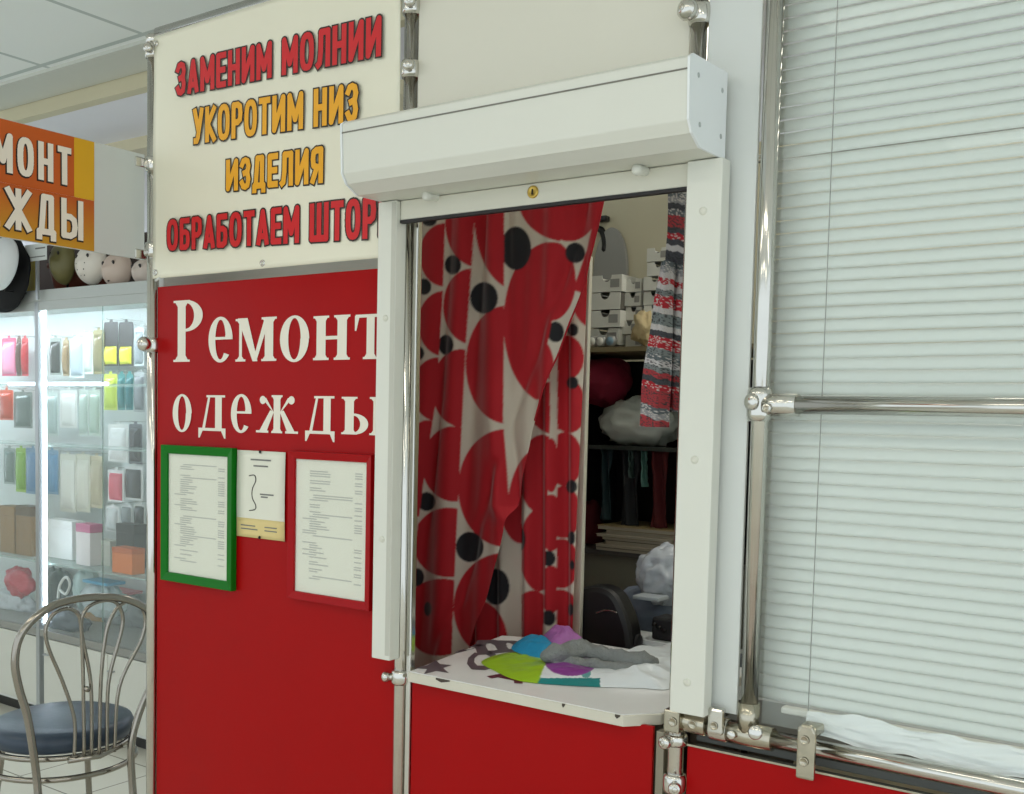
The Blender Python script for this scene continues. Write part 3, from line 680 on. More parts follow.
STR2 = [
 ([(190, 522), (800, 522)], [E4('r', 260, 745, 75, 140), E4('k', 318, 552, 44, 60), E4('r', 400, 230, 60, 170)]),
 ([(190, 549), (420, 550), (640, 543), (800, 540)], [E3('r', 580, 570, 90, 80), E3('r', 540, 720, 90, 90), E4('r', 470, 180, 60, 125), E4('r', 460, 430, 50, 130), E4('r', 440, 690, 60, 120), E4('k', 395, 395, 20, 40), E3('k', 515, 470, 28, 34)]),
 ([(190, 558), (800, 556)], [E4('k', 492, 458, 22, 26), E4('k', 492, 655, 22, 26), E4('r', 500, 560, 30, 75), E4('r', 500, 340, 30, 90), E4('r', 500, 150, 20, 85)]),
 ([(190, 900), (800, 900)], [E3('r', 550, 555, 45, 70), E3('r', 540, 705, 55, 85), E3('k', 572, 463, 18, 21), E3('k', 571, 638, 19, 21), E4('r', 545, 130, 45, 85), E4('r', 540, 305, 45, 82), E4('r', 535, 475, 45, 78), E4('r', 530, 640, 50, 75), E4('k', 568, 220, 18, 22), E4('k', 568, 390, 12, 22), E4('r', 560, -20, 40, 60), E4('k', 570, 480, 8, 16), E4('k', 566, 628, 10, 20), E3('r', 640, 330, 60, 120)]),
]
def curtcol(strips):
    def one(x, y):
        out = np.tile(np.array(cream_c), (len(x), 1)); left = np.ones(len(x), bool)
        for bd, els in strips:
            m = left & (x < np.interp(y, [a for a, b in bd], [b for a, b in bd])); left &= ~m
            for kinds in ('r', 'w', 'k'):
                for c, ex, ey, rx, ry in els:
                    if c == kinds: out[m & (((x-ex)/rx)**2+((y-ey)/ry)**2 < 1)] = {'r': red_c, 'w': cream_c, 'k': blk_c}[c]
        return out
    def f(V):
        c = (np.array(V)-CAM) @ R; x = CX+F*c[:, 0]/c[:, 2]; y = PY+F*c[:, 1]/c[:, 2]; acc = 0
        for dx in (-.6, 0, .6):
            for dy in (-.6, 0, .6): acc = acc+one(x+dx, y+dy)
        return acc/9
    f.vec = True
    return f
cm = mat('curtain_cotton', (255, 255, 255), .75, attr=True, sheen=.2)
tz = 2.2
def foldF(x, z, y): # fold relief following the strips
    px_, py_ = to_px((x, YC, z))
    e = [404, 446-.0*py_, 476, 504, 545, 620]
    d = 0
    for bd, _ in STR[:3]:
        b = np.interp(py_, [a for a, q in bd], [q for a, q in bd])
        t = px_-b
        d += .020*math.exp(-((t-3)/7.)**2)-.014*math.exp(-((t+9)/9.)**2)
    d += .0035*math.sin(px_*.30+py_*.010)+.008*math.sin(px_*.13+1+py_*.004)+.006*math.exp(-((px_-hem(py_)+18+0.02*py_)/6)**2)*2
    return d
xa = P(402, 400, YC)[0]-.06
def curtF(u, v):
    z = .62+(tz-.62)*v
    # find hem X at this height
    xh = hemX(z); x = xa+(xh-xa)*u
    return (x, YC+foldF(x, z, 0)-.02*(1-u)*0, z)
hz = {}
def hemX(z):
    lo, hi = -1, 1.2
    for _ in range(18):
        mid = (lo+hi)/2; px_, py_ = to_px((mid, YC, z))
        if px_ > hem(py_): hi = mid
        else: lo = mid
    return lo
hzs = np.linspace(.6, tz+.02, 60); hxs = np.array([hemX(z) for z in hzs])
hemX = lambda z: float(np.interp(z, hzs, hxs))
cf = thing('patterned_curtain', (0, YC, .62), 'red cream and black circle print curtain swept aside in the serving window', 'curtain')
MB().grid(curtF, 300, 560).build('cloth', cm, cf, recalc=False, color=curtcol(STR), solid=.001)
MB().tube([(hemX(z)-.001, YC+foldF(hemX(z), z, 0)-.001, z) for z in np.linspace(1.55, tz, 40)], .0022, 8).build('hem', mat('hem_red', (176, 20, 34), .8), cf)
YC2 = YC+.10
def curtB(u, v):
    z = .62+(tz-.62)*v; x = bx_0+(bx_1-bx_0)*u
    px_ = to_px((x, YC2, z))[0]
    return (x, YC2+.017*math.sin(px_*.27+.4)+.006*math.sin(px_*.11+z), z)
bx_0 = P(470, 400, YC2)[0]; bx_1 = P(581, 400, YC2)[0]
cb = thing('patterned_curtain', (.05, YC2, .62), 'shaded rear half of the circle print curtain, hanging straight beside the white post', 'curtain')
colB = curtcol([(bd, [(e[0], e[1], e[2], e[3]*(1.3 if e[0] == 'r' else 1), e[4]*(1.05 if e[0] == 'r' else 1)) for e in els]) for bd, els in STR2])
MB().grid(curtB, 170, 500).build('cloth', cm, cb, recalc=False, color=colB, solid=.001)
tag(MB().tube([(-.8, YC+.03, tz+.012), (.42, YC+.03, tz+.012)], .008, 12).build('curtain_rod', chrome), 'chrome rod carrying the circle print curtains', 'rod')
# white post beside the curtain
px0 = P(578, 400, YC2+.03)[0]; px1 = P(586, 400, YC2+.03)[0]
tag(MB().box(px0, px1, YC2+.03, YC2+.045, 0, 1.955).build('white_post', mat('post_white', (216, 212, 194), .35, var=.03), bevel=.002), 'thin white post at the right side of the patterned curtain', 'post')

# ------------------------------------------------------------------ inside the kiosk
YK = 1.75
kw = mat('kiosk_cream_wall', (206, 200, 172), .7, var=.03)
tag(MB().box(XL-.01, XE+.02, YK, YK+.02, 0, 2.5).build('rear_partition', kw), 'cream rear partition inside the kiosk behind the shelves', 'partition')
tag(MB().box(XL-.012, XL+.002, .03, YK-.004, 0, 2.3).build('side_partition', white_pl), 'white side partition closing the kiosk at left', 'partition')
tag(MB().box(XE+.0, XE+.02, .03, YK-.004, 0, 2.3).build('side_partition', white_pl), 'white side partition closing the kiosk at right', 'partition')
# black rack
YS0, YS1 = 1.12, 1.5
rx0 = P(560, 400, YS0)[0]; rx1 = P(672, 400, YS0)[0]+.25
zs = [P(610, 347, YS0)[2], P(620, 446, YS0)[2], P(620, 552, YS0)[2]]
rk = thing('black_shelf_unit', ((rx0+rx1)/2, (YS0+YS1)/2, 0), 'black open shelf unit at the back of the kiosk holding boxes and bags', 'shelf unit')
MB().box(rx0-.02, rx0, YS0, YS1, 0, zs[0]).build('side_panel', black_m, rk, bevel=.001)
MB().box(rx1, rx1+.02, YS0, YS1, 0, zs[0]).build('side_panel', black_m, rk, bevel=.001)
MB().box(rx0, rx1, YS1-.008, YS1, .3, zs[0]-.02).build('back_panel', black_m, rk)
MB().box(rx0-.02, rx1+.02, YS0-.005, YS1, zs[0]-.014, zs[0]).build('top_board', mat('tan_board_edge', (128, 116, 84), .5, var=.1), rk)
MB().box(rx0, rx1, YS0-.0, YS1-.01, zs[1]-.012, zs[1]).build('shelf_board', mat('dark_glass_shelf', (50, 56, 52), .15), rk)
MB().box(rx0, rx1, YS0-.0, YS1-.01, zs[2]-.014, zs[2]).build('shelf_board', mat('grey_shelf', (72, 70, 66), .4), rk)
MB().box(rx0, rx1, YS0+.02, YS0+.035, .02, zs[2]-.016).build('front_panel', mat('olive_grey_board', (120, 120, 106), .6, var=.05), rk)
# boxes on the rack top
box_w = mat('white_cardboard', (222, 222, 212), .6, var=.05); box_g = mat('grey_cardboard', (98, 96, 88), .6, var=.1); box_s = mat('silver_label', (160, 160, 155), .3, .4)
def spool_box(x0, x1, y0, z0, h, lab, dark=False, depth=.16):
    t = thing('spool_box', ((x0+x1)/2, y0+depth/2, z0), lab, 'box', 'white spool boxes on the black shelf unit')
    W = x1-x0; k = 10
    top = [(x1, z0+h)]; 
    arc = [(x0+W*.5+W*.16*math.cos(a), z0+h-.4*h*math.sin(a)) for a in np.linspace(0, math.pi, k)]
    MB().prism([(x0, z0), (x1, z0), (x1, z0+h)]+arc+[(x0, z0+h)], lambda u, v, d: (u, d, v), y0, y0+.002).build('front', box_w, t)
    m = MB(); m.box(x0, x0+.002, y0+.002, y0+depth, z0, z0+h); m.box(x1-.002, x1, y0+.002, y0+depth, z0, z0+h); m.box(x0+.002, x1-.002, y0+.002, y0+depth, z0, z0+.002); m.box(x0+.002, x1-.002, y0+depth-.002, y0+depth, z0+.002, z0+h)
    m.build('tray', box_g if dark else box_w, t)
    MB().box(x0+.003, x1-.003, y0+.012, y0+depth-.003, z0+.003, z0+h*.72).build('contents', box_g, t)
    if not dark: MB().box(x0+W*.62, x0+W*.92, y0-.0006, y0-.0001, z0+h*.25, z0+h*.75).build('sticker', box_s, t)
def pxbox(x0, x1, yb, yt, Y): 
    a = P(x0, yb, Y); b = P(x1, yt, Y); return float(a[0]), float(b[0]), float(P((x0+x1)/2, yb, Y)[2]), float(P((x0+x1)/2, yt, Y)[2])
def stack(x0, x1, yb, yt, n, Y, where, seed):
    r = random.Random(seed); a, b, z0, z1 = pxbox(x0, x1, yb, yt, Y); z0 = max(z0, zs[0]+.0005) if seed == 1 else zs[0]+.0005
    h = (z1-z0)/n
    pos = ['bottom of', 'second from bottom in', 'third from bottom in', 'fourth from bottom in', 'fifth from bottom in', 'sixth from bottom in', 'top of'] 
    for i in range(n):
        dx = r.uniform(-.006, .006)
        lab = 'flat white spool box, ' + ('topmost of ' if i == n-1 else pos[i]+' ') + where
        spool_box(a+dx, b+dx, Y+r.uniform(-.006, .006), z0+i*h, h*.94, lab, dark=(i % 3 == 2 and x0 < 600))
stack(589, 621, 345, 274, 4, YS0+.03, 'the left box stack nearest the post', 1)
stack(623, 641, 345, 278, 5, YS0+.06, 'the middle box stack', 2)
stack(643, 668, 345, 247, 7, YS0+.05, 'the tall right box stack', 3)
# round tins in front of left stack
for i, (x, y) in enumerate(((593, 334), (601, 333), (611, 333))):
    c = P(x, 343, YS0+.008); r_ = .017
    tt = thing('round_tin', (c[0], YS0+.012, zs[0]), 'small round silver tin lid, ' + ['leftmost', 'middle', 'rightmost'][i] + ' of three before the box stack', 'tin', 'round tins')
    MB().lathe((c[0], YS0+.001, zs[0]+r_+.001), (0, 1, 0), [(0, 0), (0, r_), (.018, r_), (.018, 0)], 22).build('drum', box_s, tt)
    MB().lathe((c[0], YS0+.0005, zs[0]+r_+.001), (0, -1, 0), [(0, r_*.75), (.001, r_*.75), (.001, 0)], 22).build('label_disc', [white_al, box_w, mat('pale_blue_label', (120, 150, 165), .5)][i], tt)
# blob helper
def blob(c, r, seed, amp=.2, sc=6, n=36, flat=None, ridge=False):
    vs = []; fs = []; nv = n//2
    for j in range(nv+1):
        t = math.pi*j/nv
        for i in range(n):
            a = 2*math.pi*i/n; d = np.array([math.sin(t)*math.cos(a), math.sin(t)*math.sin(a), math.cos(t)])
            q = Vector([float(z) for z in d])*sc*.3+Vector((seed*5.3, seed*1.1, 0))
            k = noise.fractal(q, 1, 2, 4)
            if ridge: k = .7-2*abs(noise.noise(q*1.3))-abs(noise.noise(q*3))*.6
            p = np.array(c)+d*np.array(r)*(1+amp*k)
            if flat is not None and p[2] < flat: p[2] = flat
            vs.append(p)
    for j in range(nv):
        for i in range(n): fs.append((j*n+i, j*n+(i+1) % n, (j+1)*n+(i+1) % n, (j+1)*n+i))
    return MB().add(vs, fs, True)
def blobpx(x, y, rxp, ryp, Y, seed, dep=None, **k):
    c = P(x, y, Y); a = P(x+rxp, y, Y); b = P(x, y-ryp, Y); rx = abs(a[0]-c[0]); rz = abs(b[2]-c[2])
    return blob(c, (rx, dep or rx*.8, rz), seed, **k)
tag(blobpx(645, 328, 11, 17, YS0-.0+.05, 3, dep=.035, amp=.35, flat=zs[0]+.001).build('cream_cloth', mat('cream_fleece', (200, 182, 140), .9, bump=.4, bscale=80)), 'crumpled cream cloth in front of the tall box stack', 'cloth')
tag(blobpx(604, 381, 24, 24, YS0+.13, 5, dep=.10, amp=.16, flat=zs[1]+.001).build('maroon_bundle', mat('maroon_fabric', (130, 16, 46), .8, var=.15, bump=.3, bscale=40)), 'round maroon fabric bundle in the top compartment of the black shelf unit', 'bundle')
cfilm = mat('clear_film', (205, 210, 200), .18, alpha=.75, bump=.3, bscale=30)
tag(blobpx(642, 424, 36, 25, YS0+.12, 8, dep=.10, amp=.28, ridge=True, flat=zs[1]+.002).build('plastic_bag', cfilm), 'pale crumpled plastic bag on the shelf behind the hanging scarf', 'bag')
tag(blobpx(650, 405, 18, 11, YS0+.22, 12, dep=.06, amp=.25, flat=zs[1]+.002).build('tan_cloth', mat('tan_cloth', (120, 110, 74), .9, bump=.3)), 'dull tan cloth lying behind the pale plastic bag', 'cloth')
# hanging strips and packets in the middle compartment
for i, (x0, x1, y0, y1, c, lb) in enumerate(((629, 634, 452, 478, (70, 90, 84), 'thin dark green ribbon hank'), (641, 648, 450, 487, (96, 140, 128), 'pale green shiny ribbon hank'), (600, 612, 470, 520, (40, 62, 66), 'dark teal cloth strip'), (650, 668, 480, 530, (84, 16, 18), 'dark red cloth strip'), (620, 640, 470, 530, (30, 32, 34), 'black cloth strip'))):
    a, b, z0, z1 = pxbox(x0, x1, y1, y0, YS0+.06)
    def hs(u, v, a=a, b=b, z1=z1, z0=z0): return (a+(b-a)*u+.006*fbm((u, v, a), 4), YS0+.06+.012*math.sin(u*9+v*4)+.01*i*0, z0+(zs[1]-.013-z0)*v)
    tag(MB().grid(hs, 14, 20).build('hanging_ribbon', mat('ribbon_%d' % i, c, .35 if i < 2 else .8), solid=.001), lb+' hanging in the middle compartment of the shelf unit', 'ribbon')
tag(blobpx(589, 530, 12, 30, YS0+.14, 21, dep=.06, amp=.12, flat=zs[2]+.001).build('dark_red_bundle', mat('dark_wine_fabric', (92, 16, 26), .8)), 'dark red fabric bundle low in the shelf unit beside the post', 'bundle')
# pile of magazines / folders
r = random.Random(4); z = zs[2]
a0, b0 = P(600, 545, YS0)[0], P(672, 545, YS0)[0]
for i, (c, lb) in enumerate((((70, 66, 60), 'dark grey'), ((190, 180, 158), 'cream'), ((58, 54, 50), 'black'), ((110, 98, 72), 'brown'), ((205, 196, 176), 'off-white'), ((120, 104, 70), 'tan'), ((150, 132, 92), 'yellowish'))):
    h = .008+.006*r.random(); dx = r.uniform(-.03, .03); wd = r.uniform(.24, .3)
    x0 = a0+dx*.6; 
    t = thing('folder', (x0+wd/2, YS0+.12, z), lb+' folder lying in the pile on the lower shelf', 'folder', 'folders on the lower shelf')
    MB().box(x0, x0+wd, YS0+.01+dx*.3, YS0+.22+dx*.3, z+.0004, z+h*.86-.0002).build('pages', mat('page_edges', (176, 168, 148), .8), t)
    MB().box(x0-.003, x0+wd+.002, YS0+.008+dx*.3, YS0+.223+dx*.3, z+h*.86, z+h-.0003).build('cover', mat('cover_%d' % i, c, .4), t)
    z += h
# mirror / grey disc with a dark cap, against the cream wall
mc = P(610, 262, YK-.02)
t = thing('round_mirror', (mc[0], YK-.01, mc[2]-.2), 'round grey disc leaning on the cream wall behind the boxes', 'mirror')
ra = abs(P(627, 262, YK-.02)[0]-mc[0]); rb = abs(P(627, 230, YK-.02)[2]-mc[2])
MB().prism([(mc[0]+ra*1.0*math.cos(q), mc[2]-.04+rb*1.5*math.sin(q)) for q in np.linspace(0, 2*math.pi, 48, endpoint=False)], lambda u, v, d: (u, d, v), YK-.02, YK-.004).build('disc', mat('grey_disc', (156, 156, 150), .35, var=.03), t, bevel=.002)
YH = YK-.022
hb = P(601, 248, YH)
t = thing('black_headband', (hb[0], YH, hb[2]-.06), 'black curved band hanging on the cream wall beside the curtain top', 'band')
pts = [P(x, y, YH+.01) for x, y in ((596, 228), (602, 231), (605, 242), (604, 252), (599, 256))]
MB().tube(smooth_path(pts, 6), [.008]*3+[.012]*15+[.008]*7, 12).build('loop', mat('black_rubberish', (22, 22, 22), .5), t)
c = P(603, 218, YH); MB().box(c[0]-.03, c[0]+.018, YK-.03, YK-.001, c[2]-.012, c[2]+.008).build('buckle', black_m, t, bevel=.004)

# hanging striped knit scarf
def scarfcol(v):
    z = v[2]*1.0+(v[0]*.25)+.004*noise.noise(Vector((v[0]*60, v[1]*60, v[2]*8)))
    k = int(z/.012); h_ = (math.sin(k*12.9898)*43758.5453) % 1
    nz_ = noise.noise(Vector((v[0]*260, v[1]*200, v[2]*420)))
    base = [(178, 36, 48), (150, 150, 152), (186, 44, 56), (96, 104, 108), (200, 196, 196), (70, 72, 78), (170, 60, 66), (124, 132, 132)][int(h_*8)]
    if nz_ > .22: base = (206, 200, 196) if h_ < .6 else (60, 60, 62)
    return lin(base)
knit = mat('striped_knit', (255, 255, 255), .95, attr=True, bump=.5, bscale=300)
YSC = .30
sf = thing('knitted_scarf', (P(668, 300, YSC)[0], YSC, 1.4), 'red white and grey striped knitted scarf hanging at the right of the window', 'scarf')
def strip(edges, Y, nm, seed):
    zs_ = [P((e[1]+e[2])/2, e[0], Y)[2] for e in edges]; l = [P(e[1], e[0], Y)[0] for e in edges]; rr = [P(e[2], e[0], Y)[0] for e in edges]
    zs_, l, rr = zs_[::-1], l[::-1], rr[::-1]
    def f(u, v):
        z = zs_[0]+(zs_[-1]-zs_[0])*v; a = np.interp(z, zs_, l); b = np.interp(z, zs_, rr)
        an = u*2*math.pi; cxx = (a+b)/2; rx = (b-a)/2
        return (cxx-rx*math.cos(an)*(1+.05*math.sin(z*30+seed)), Y+.022*math.sin(an)+.006*math.sin(z*17+seed)+.006*math.sin(u*25), z)
    m = MB().grid(f, 50, 200); 
    m.build(nm, knit, sf, recalc=True, color=scarfcol)
strip([(172, 671, 700), (230, 669, 700), (290, 664, 698), (340, 661, 694), (400, 667, 686), (412, 668, 684)], YSC+.045, 'rear_length', 1)
strip([(262, 664, 672), (300, 655, 672), (340, 651, 673), (390, 645, 672), (427, 641, 670)], YSC, 'front_length', 2)
tag(MB().tube([(XL+.004, YSC+.045, 2.075), (XE, YSC+.045, 2.075)], .008, 12).build('hanging_rail', chrome), 'thin chrome rail inside above the window carrying the knitted scarf', 'rail')

# work table behind the counter with sewing machine and clutter
zt_ = .93
wt = thing('work_table', (.35, .85, 0), 'pale work table inside the kiosk behind the serving counter', 'table')
MB().box(.125, 1.5, .56, 1.09, zt_-.025, zt_).build('tabletop', mat('pale_grey_laminate', (168, 172, 170), .4, var=.04), wt, bevel=.003)
for a in (.13, 1.46):
    for b in (.585, 1.05): MB().box(a, a+.04, b-.02, b+.02, 0, zt_-.026).build('leg', dark_m, wt)
# black padded chair back / machine cover
bc = MB()
ctrs = P(603, 616, .62)
t = thing('sewing_machine', (ctrs[0], .66, zt_), 'big black rounded sewing machine on the table beside the post', 'sewing machine')
z_t = P(603, 586, .62)[2]; xl_ = P(560, 620, .62)[0]; xr_ = P(634, 640, .62)[0]
def prof_pts():
    pp = [(634, 662), (634, 640), (631, 622), (624, 604), (616, 592), (604, 586), (590, 586), (578, 590), (566, 600), (560, 620), (560, 662)]
    return [(P(x, y, .62)[0], P(x, y, .62)[2]) for x, y in pp]
pp = [(q[0], q[2]) for q in smooth_path([(a, 0, b) for a, b in prof_pts()], 5)]
pp = [(a, max(b, zt_+.001)) for a, b in pp]
pp[0] = (pp[0][0], zt_+.001); pp[-1] = (pp[-1][0], zt_+.001)
MB().prism(pp, lambda u, v, d: (u, d, v), .60, .67).build('body', mat('glossy_black', (10, 10, 11), .5), t, bevel=.025)
MB().tube(smooth_path([P(x, y, .596) for x, y in ((596, 613), (604, 610.5), (612, 611), (617, 613))], 5), .0022, 8).build('chrome_band', chrome, t)
MB().lathe((pp[0][0]-.004, .635, zt_+.08), (1, 0, 0), [(0, .010), (.003, .02), (.008, .02), (.009, .010), (.009, 0)], 20).build('handwheel', mat('glossy_black', (10, 10, 11)), t)
# clutter right of machine
tag(blobpx(650, 608, 32, 24, .93, 31, dep=.1, amp=.14, flat=zt_+.001, sc=8).build('blue_grey_garment', mat('blue_grey_cloth', (112, 122, 138), .8, var=.1, bump=.3, bscale=30)), 'folded blue grey garment heap on the table behind the black machine', 'garment')
a = P(640, 600, .745); tag(MB().box(a[0]-.02, a[0]+.055, .74, .80, P(640, 598, .745)[2]-.004, P(640, 598, .745)[2]+.006).build('silver_packet', mat('silver_paper', (176, 184, 188), .4), bevel=.003), 'small silver packet lying on the blue grey garment', 'packet')
tag(blobpx(664, 574, 24, 28, .86, 43, dep=.06, amp=.26, ridge=True, sc=4.2, n=72).build('plastic_bag', mat('grey_white_film', (190, 196, 202), .2, bump=.4, bscale=35)), 'grey white crumpled plastic bag heaped beside the right guide rail', 'bag')
# under the bag, white folded sheet edge
def sheet_px(px, Y, th, m, label, name, cat):
    q = [P(x, y, Y_) for x, y, Y_ in px]; n = len(q)
    vs = [tuple(v) for v in q]+[(v[0], v[1], v[2]-th) for v in q]
    return tag(MB().add(vs, [tuple(range(n)), tuple(reversed(range(n, 2*n)))]+[(i, (i+1) % n, n+(i+1) % n, n+i) for i in range(n)]).build(name, m, bevel=.002), label, cat)
wp = mat('white_paper_stack', (206, 210, 210), .5, var=.03)
def slab(px, z, h, m, label, name, cat):
    q = [PZ(x, y, z+h) for x, y in px]
    return tag(MB().prism([(v[0], v[1]) for v in q], top3, z, z+h).build(name, m, bevel=.002), label, cat)
slab([(629, 636), (640, 630), (700, 640), (690, 649)], 1.0, .014, wp, 'white flat box lying on the books beside the black machine', 'flat_box', 'box')
slab([(628, 658), (636, 644), (700, 652), (690, 668)], .985, .008, wp, 'white sheet of paper on the table behind the socks', 'paper_sheet', 'paper')
# dark gadget right
a = P(665, 621, .70)
t = thing('black_device', (a[0], .70, 1.016), 'small black device with knobs beside the guide rail', 'device')
MB().box(a[0]-.022, a[0]+.05, .67, .74, 1.0145, a[2]+.012).build('case', mat('glossy_black', (10, 10, 11)), t, bevel=.006)
m = MB()
for i in range(3): m.lathe((a[0]-.012+.014*i, .669, a[2]-.006-.006*i), (0, -1, 0), [(0, .0055), (.007, .005), (.007, 0)], 12)
m.build('knob', dark_m, t)
# table riser under these (stack of dark books)
tag(MB().box(P(626, 640, .62)[0], P(720, 640, .62)[0], .57, .80, zt_+.001, .984).build('book_stack_box', mat('slate_box', (84, 92, 100), .5, var=.05), bevel=.003), 'slate grey storage box on the table under the white papers', 'box')

# ------------------------------------------------------------------ projecting sign (end-on panel at the left pole)
XS = XL-.004
sy1 = -.022
stl, sbl = PX(100, 143, XS), PX(100, 254, XS)
sz1, sz0 = float(PX(95, 142, XS)[2]), float(PX(95, 252, XS)[2])
sg = thing('projecting_sign', (XS, -.5, sz0), 'projecting orange and yellow clothing repair sign panel at upper left', 'sign')
sy_edge = float(PX(94, 190, XS)[1]); SY0 = -.95
MB().box(XS-.008, XS, SY0, sy1, sz0, sz1).build('board', mat('pale_grey_board', (200, 206, 202), .45, var=.02), sg, bevel=.001)
zmid = float(PX(50, 192, XS)[2])
org = mat('sign_orange', (190, 86, 14), .45, var=.08, scale=6); yel = mat('sign_yellow', (214, 164, 20), .45, var=.06, scale=6)
def signgrad(name, c0, c1):
    m = bpy.data.materials.new(name); m.use_nodes = True; nt = m.node_tree; b = nt.nodes['Principled BSDF']; b.inputs['Roughness'].default_value = .45
    tc = nt.nodes.new('ShaderNodeTexCoord'); sp = nt.nodes.new('ShaderNodeSeparateXYZ'); cr = nt.nodes.new('ShaderNodeMapRange'); cr.inputs[1].default_value = 0; cr.inputs[2].default_value = 1
    mx = nt.nodes.new('ShaderNodeMix'); mx.data_type = 'RGBA'; mx.inputs[6].default_value = lin(c0); mx.inputs[7].default_value = lin(c1)
    nt.links.new(tc.outputs['Generated'], sp.inputs[0]); nt.links.new(sp.outputs[2], cr.inputs[0]); nt.links.new(cr.outputs[0], mx.inputs[0]); nt.links.new(mx.outputs[2], b.inputs['Base Color']); return m
yx = float(PX(74, 190, XS)[1])
MB().box(XS, XS+.0006, SY0+.005, sy_edge, zmid, sz1-.001).build('upper_field', org, sg)
MB().box(XS, XS+.0006, SY0+.005, sy_edge, sz0+.001, zmid-.0003).build('lower_field', signgrad('sign_print_fade', (196, 146, 30), (184, 80, 12)), sg)
MB().box(XS+.0007, XS+.0011, yx, sy_edge, zmid, sz1-.001).build('yellow_block', yel, sg)
def signtext(body, n_all, xA, xB, yt, yb_, first, xs_px):
    pass
def sline(body, ya, yb, z0, z1):
    f = lambda dx, dy, dz: (lambda a, t, k: (XS+.0012+dx+k, ya+a+dy, z0+t+dz))
    o = stroke_text(MB(), body, yb-ya, z1-z0, .0088, f(0, -.0015, -.002), ins=.0068, gap=.3).build('letter_shadow', p_blk, sg, recalc=False)
    stroke_text(MB(), body, yb-ya, z1-z0, .0068, f(.0004, 0, 0), gap=.3).build('lettering', letter_m, o, recalc=False)
# РЕМОНТ: the final letters span px 0..72 ; ОДЕЖДЫ: 0..83
yT = float(PX(71, 170, XS)[1]); yO = float(PX(19, 160, XS)[1]); yLast = float(PX(83, 230, XS)[1])
zT1 = float(PX(60, 146, XS)[2]); zT0 = float(PX(60, 184, XS)[2])
zD1 = float(PX(60, 198, XS)[2]); zD0 = float(PX(60, 243, XS)[2])
yOl = float(PX(17, 160, XS)[1])
# width of "ОНТ" is ~ .49 of "РЕМОНТ"
def frac(body, k): p, t = advance(body, .3); return (t-p[k])/t
sline('РЕМОНТ', yT-(yT-yOl)/frac('РЕМОНТ', 3), yT, zT0, zT1)
yZh = float(PX(5, 215, XS)[1])
sline('ОДЕЖДЫ', yLast-(yLast-yZh)/frac('ОДЕЖДЫ', 3), yLast, zD0+.013, zD1+.002)
for (x, y) in ((145, 162), (145, 253)):
    z = P(152, y+3)[2]; MB().box(XL-.012, XL-.002, -.05, -.016, z-.012, z+.012).build('bracket', chrome, sg, bevel=.003)

# ------------------------------------------------------------------ display case
YD = 1.25; DD = .42
dz1 = float(P(75, 287, YD)[2]); dz0 = float(P(75, 637, YD)[2]); dx0 = float(P(-260, 400, YD)[0]); dx1 = float(P(150, 400, YD)[0])+.22
case_w = mat('case_white', (222, 224, 220), .4, var=.02); alu = mat('satin_aluminium', (178, 182, 184), .35, .6)
dc = thing('display_case', ((dx0+dx1)/2, YD+DD/2, 0), 'tall white lit glass display case full of small goods at far left', 'display case')
ledm = mat('cool_led', (225, 242, 255), .5, emit=14)
MB().box(dx0, dx1, YD+.02, YD+DD, .06, dz0-.035).build('cabinet_body', case_w, dc, bevel=.002)
MB().box(dx0+.02, dx1-.02, YD+.05, YD+DD-.02, 0, .06).build('plinth', black_m, dc)
MB().box(dx0, dx1, YD-.005, YD+DD, dz0-.035, dz0).build('sill_board', mat('grey_case_sill', (150, 150, 144), .4), dc, bevel=.002)
MB().box(dx0, dx1, YD-.005, YD+DD, dz1-.055, dz1).build('top_fascia', mat('case_fascia', (186, 190, 186), .4), dc, bevel=.002)
MB().box(dx0, dx1, YD+DD-.012, YD+DD, dz0, dz1-.056).build('back_panel', mat('case_back', (214, 222, 220), .5), dc)
posts = [float(P(38, 400, YD)[0]), dx1-.03, dx0+.0, float(P(-110, 400, YD)[0])]
for xq in posts: MB().box(xq-.014, xq+.014, YD-.008, YD+.02, 0.06, dz1-.056).build('post', alu, dc, bevel=.002)
xq = posts[0]
for xx in (posts[0]+.021, posts[3]+.021): MB().box(xx-.005, xx+.005, YD+.022, YD+.03, dz0+.02, dz1-.06).build('led_strip', ledm, dc)
MB().box(dx0+.03, dx1-.03, YD+.06, YD+.10, dz1-.066, dz1-.056).build('led_strip', mat('added_fill_led', (230, 244, 255), .5, emit=34), dc)  # unseen top strip, added to brighten the inside of the case
MB().box(dx0, dx1, YD-.004, YD+.016, dz1-.098, dz1-.0555).build('fascia_lip', mat('case_fascia', (186, 190, 186)), dc)  # lip added to hide the added light strip behind it
MB().box(dx0, dx1, YD+DD-.012, YD+DD, dz1, dz1+.32).build('mask_backdrop', mat('dark_brown_board', (58, 42, 36), .7, var=.1), dc)
doors = [(posts[0]+.016, float(P(102, 400, YD)[0])-.001), (float(P(102, 400, YD)[0])+.001, dx1-.05), (posts[3]+.016, posts[0]-.016)]
for a, b in doors:
    g_ = MB().box(a, b, YD+.004, YD+.008, dz0+.004, dz1-.058).build('glass_door', glass_m, dc)
    MB().box(b-.003, b, YD+.0035, YD+.0085, dz0+.004, dz1-.058).build('glass_edge', glass_e, g_)
shz = [float(P(70, y, YD+.05)[2]) for y in (384, 446, 566)]
for z in shz:
    MB().box(dx0+.02, dx1-.02, YD+.04, YD+.25, z-.008, z).build('glass_shelf', mat('shelf_glass', (190, 215, 208), .08, alpha=.45), dc)
MB().box(float(P(8, 380, YD+.03)[0]), float(P(106, 380, YD+.03)[0]), YD+.03, YD+.045, shz[0]-.008, shz[0]+.008).build('led_strip', mat('shelf_led', (225, 240, 255), .5, emit=5), dc)
cabx = [(float(P(42, 700, YD)[0])+.01, dx1-.01), (posts[3]+.01, posts[0]-.02)]
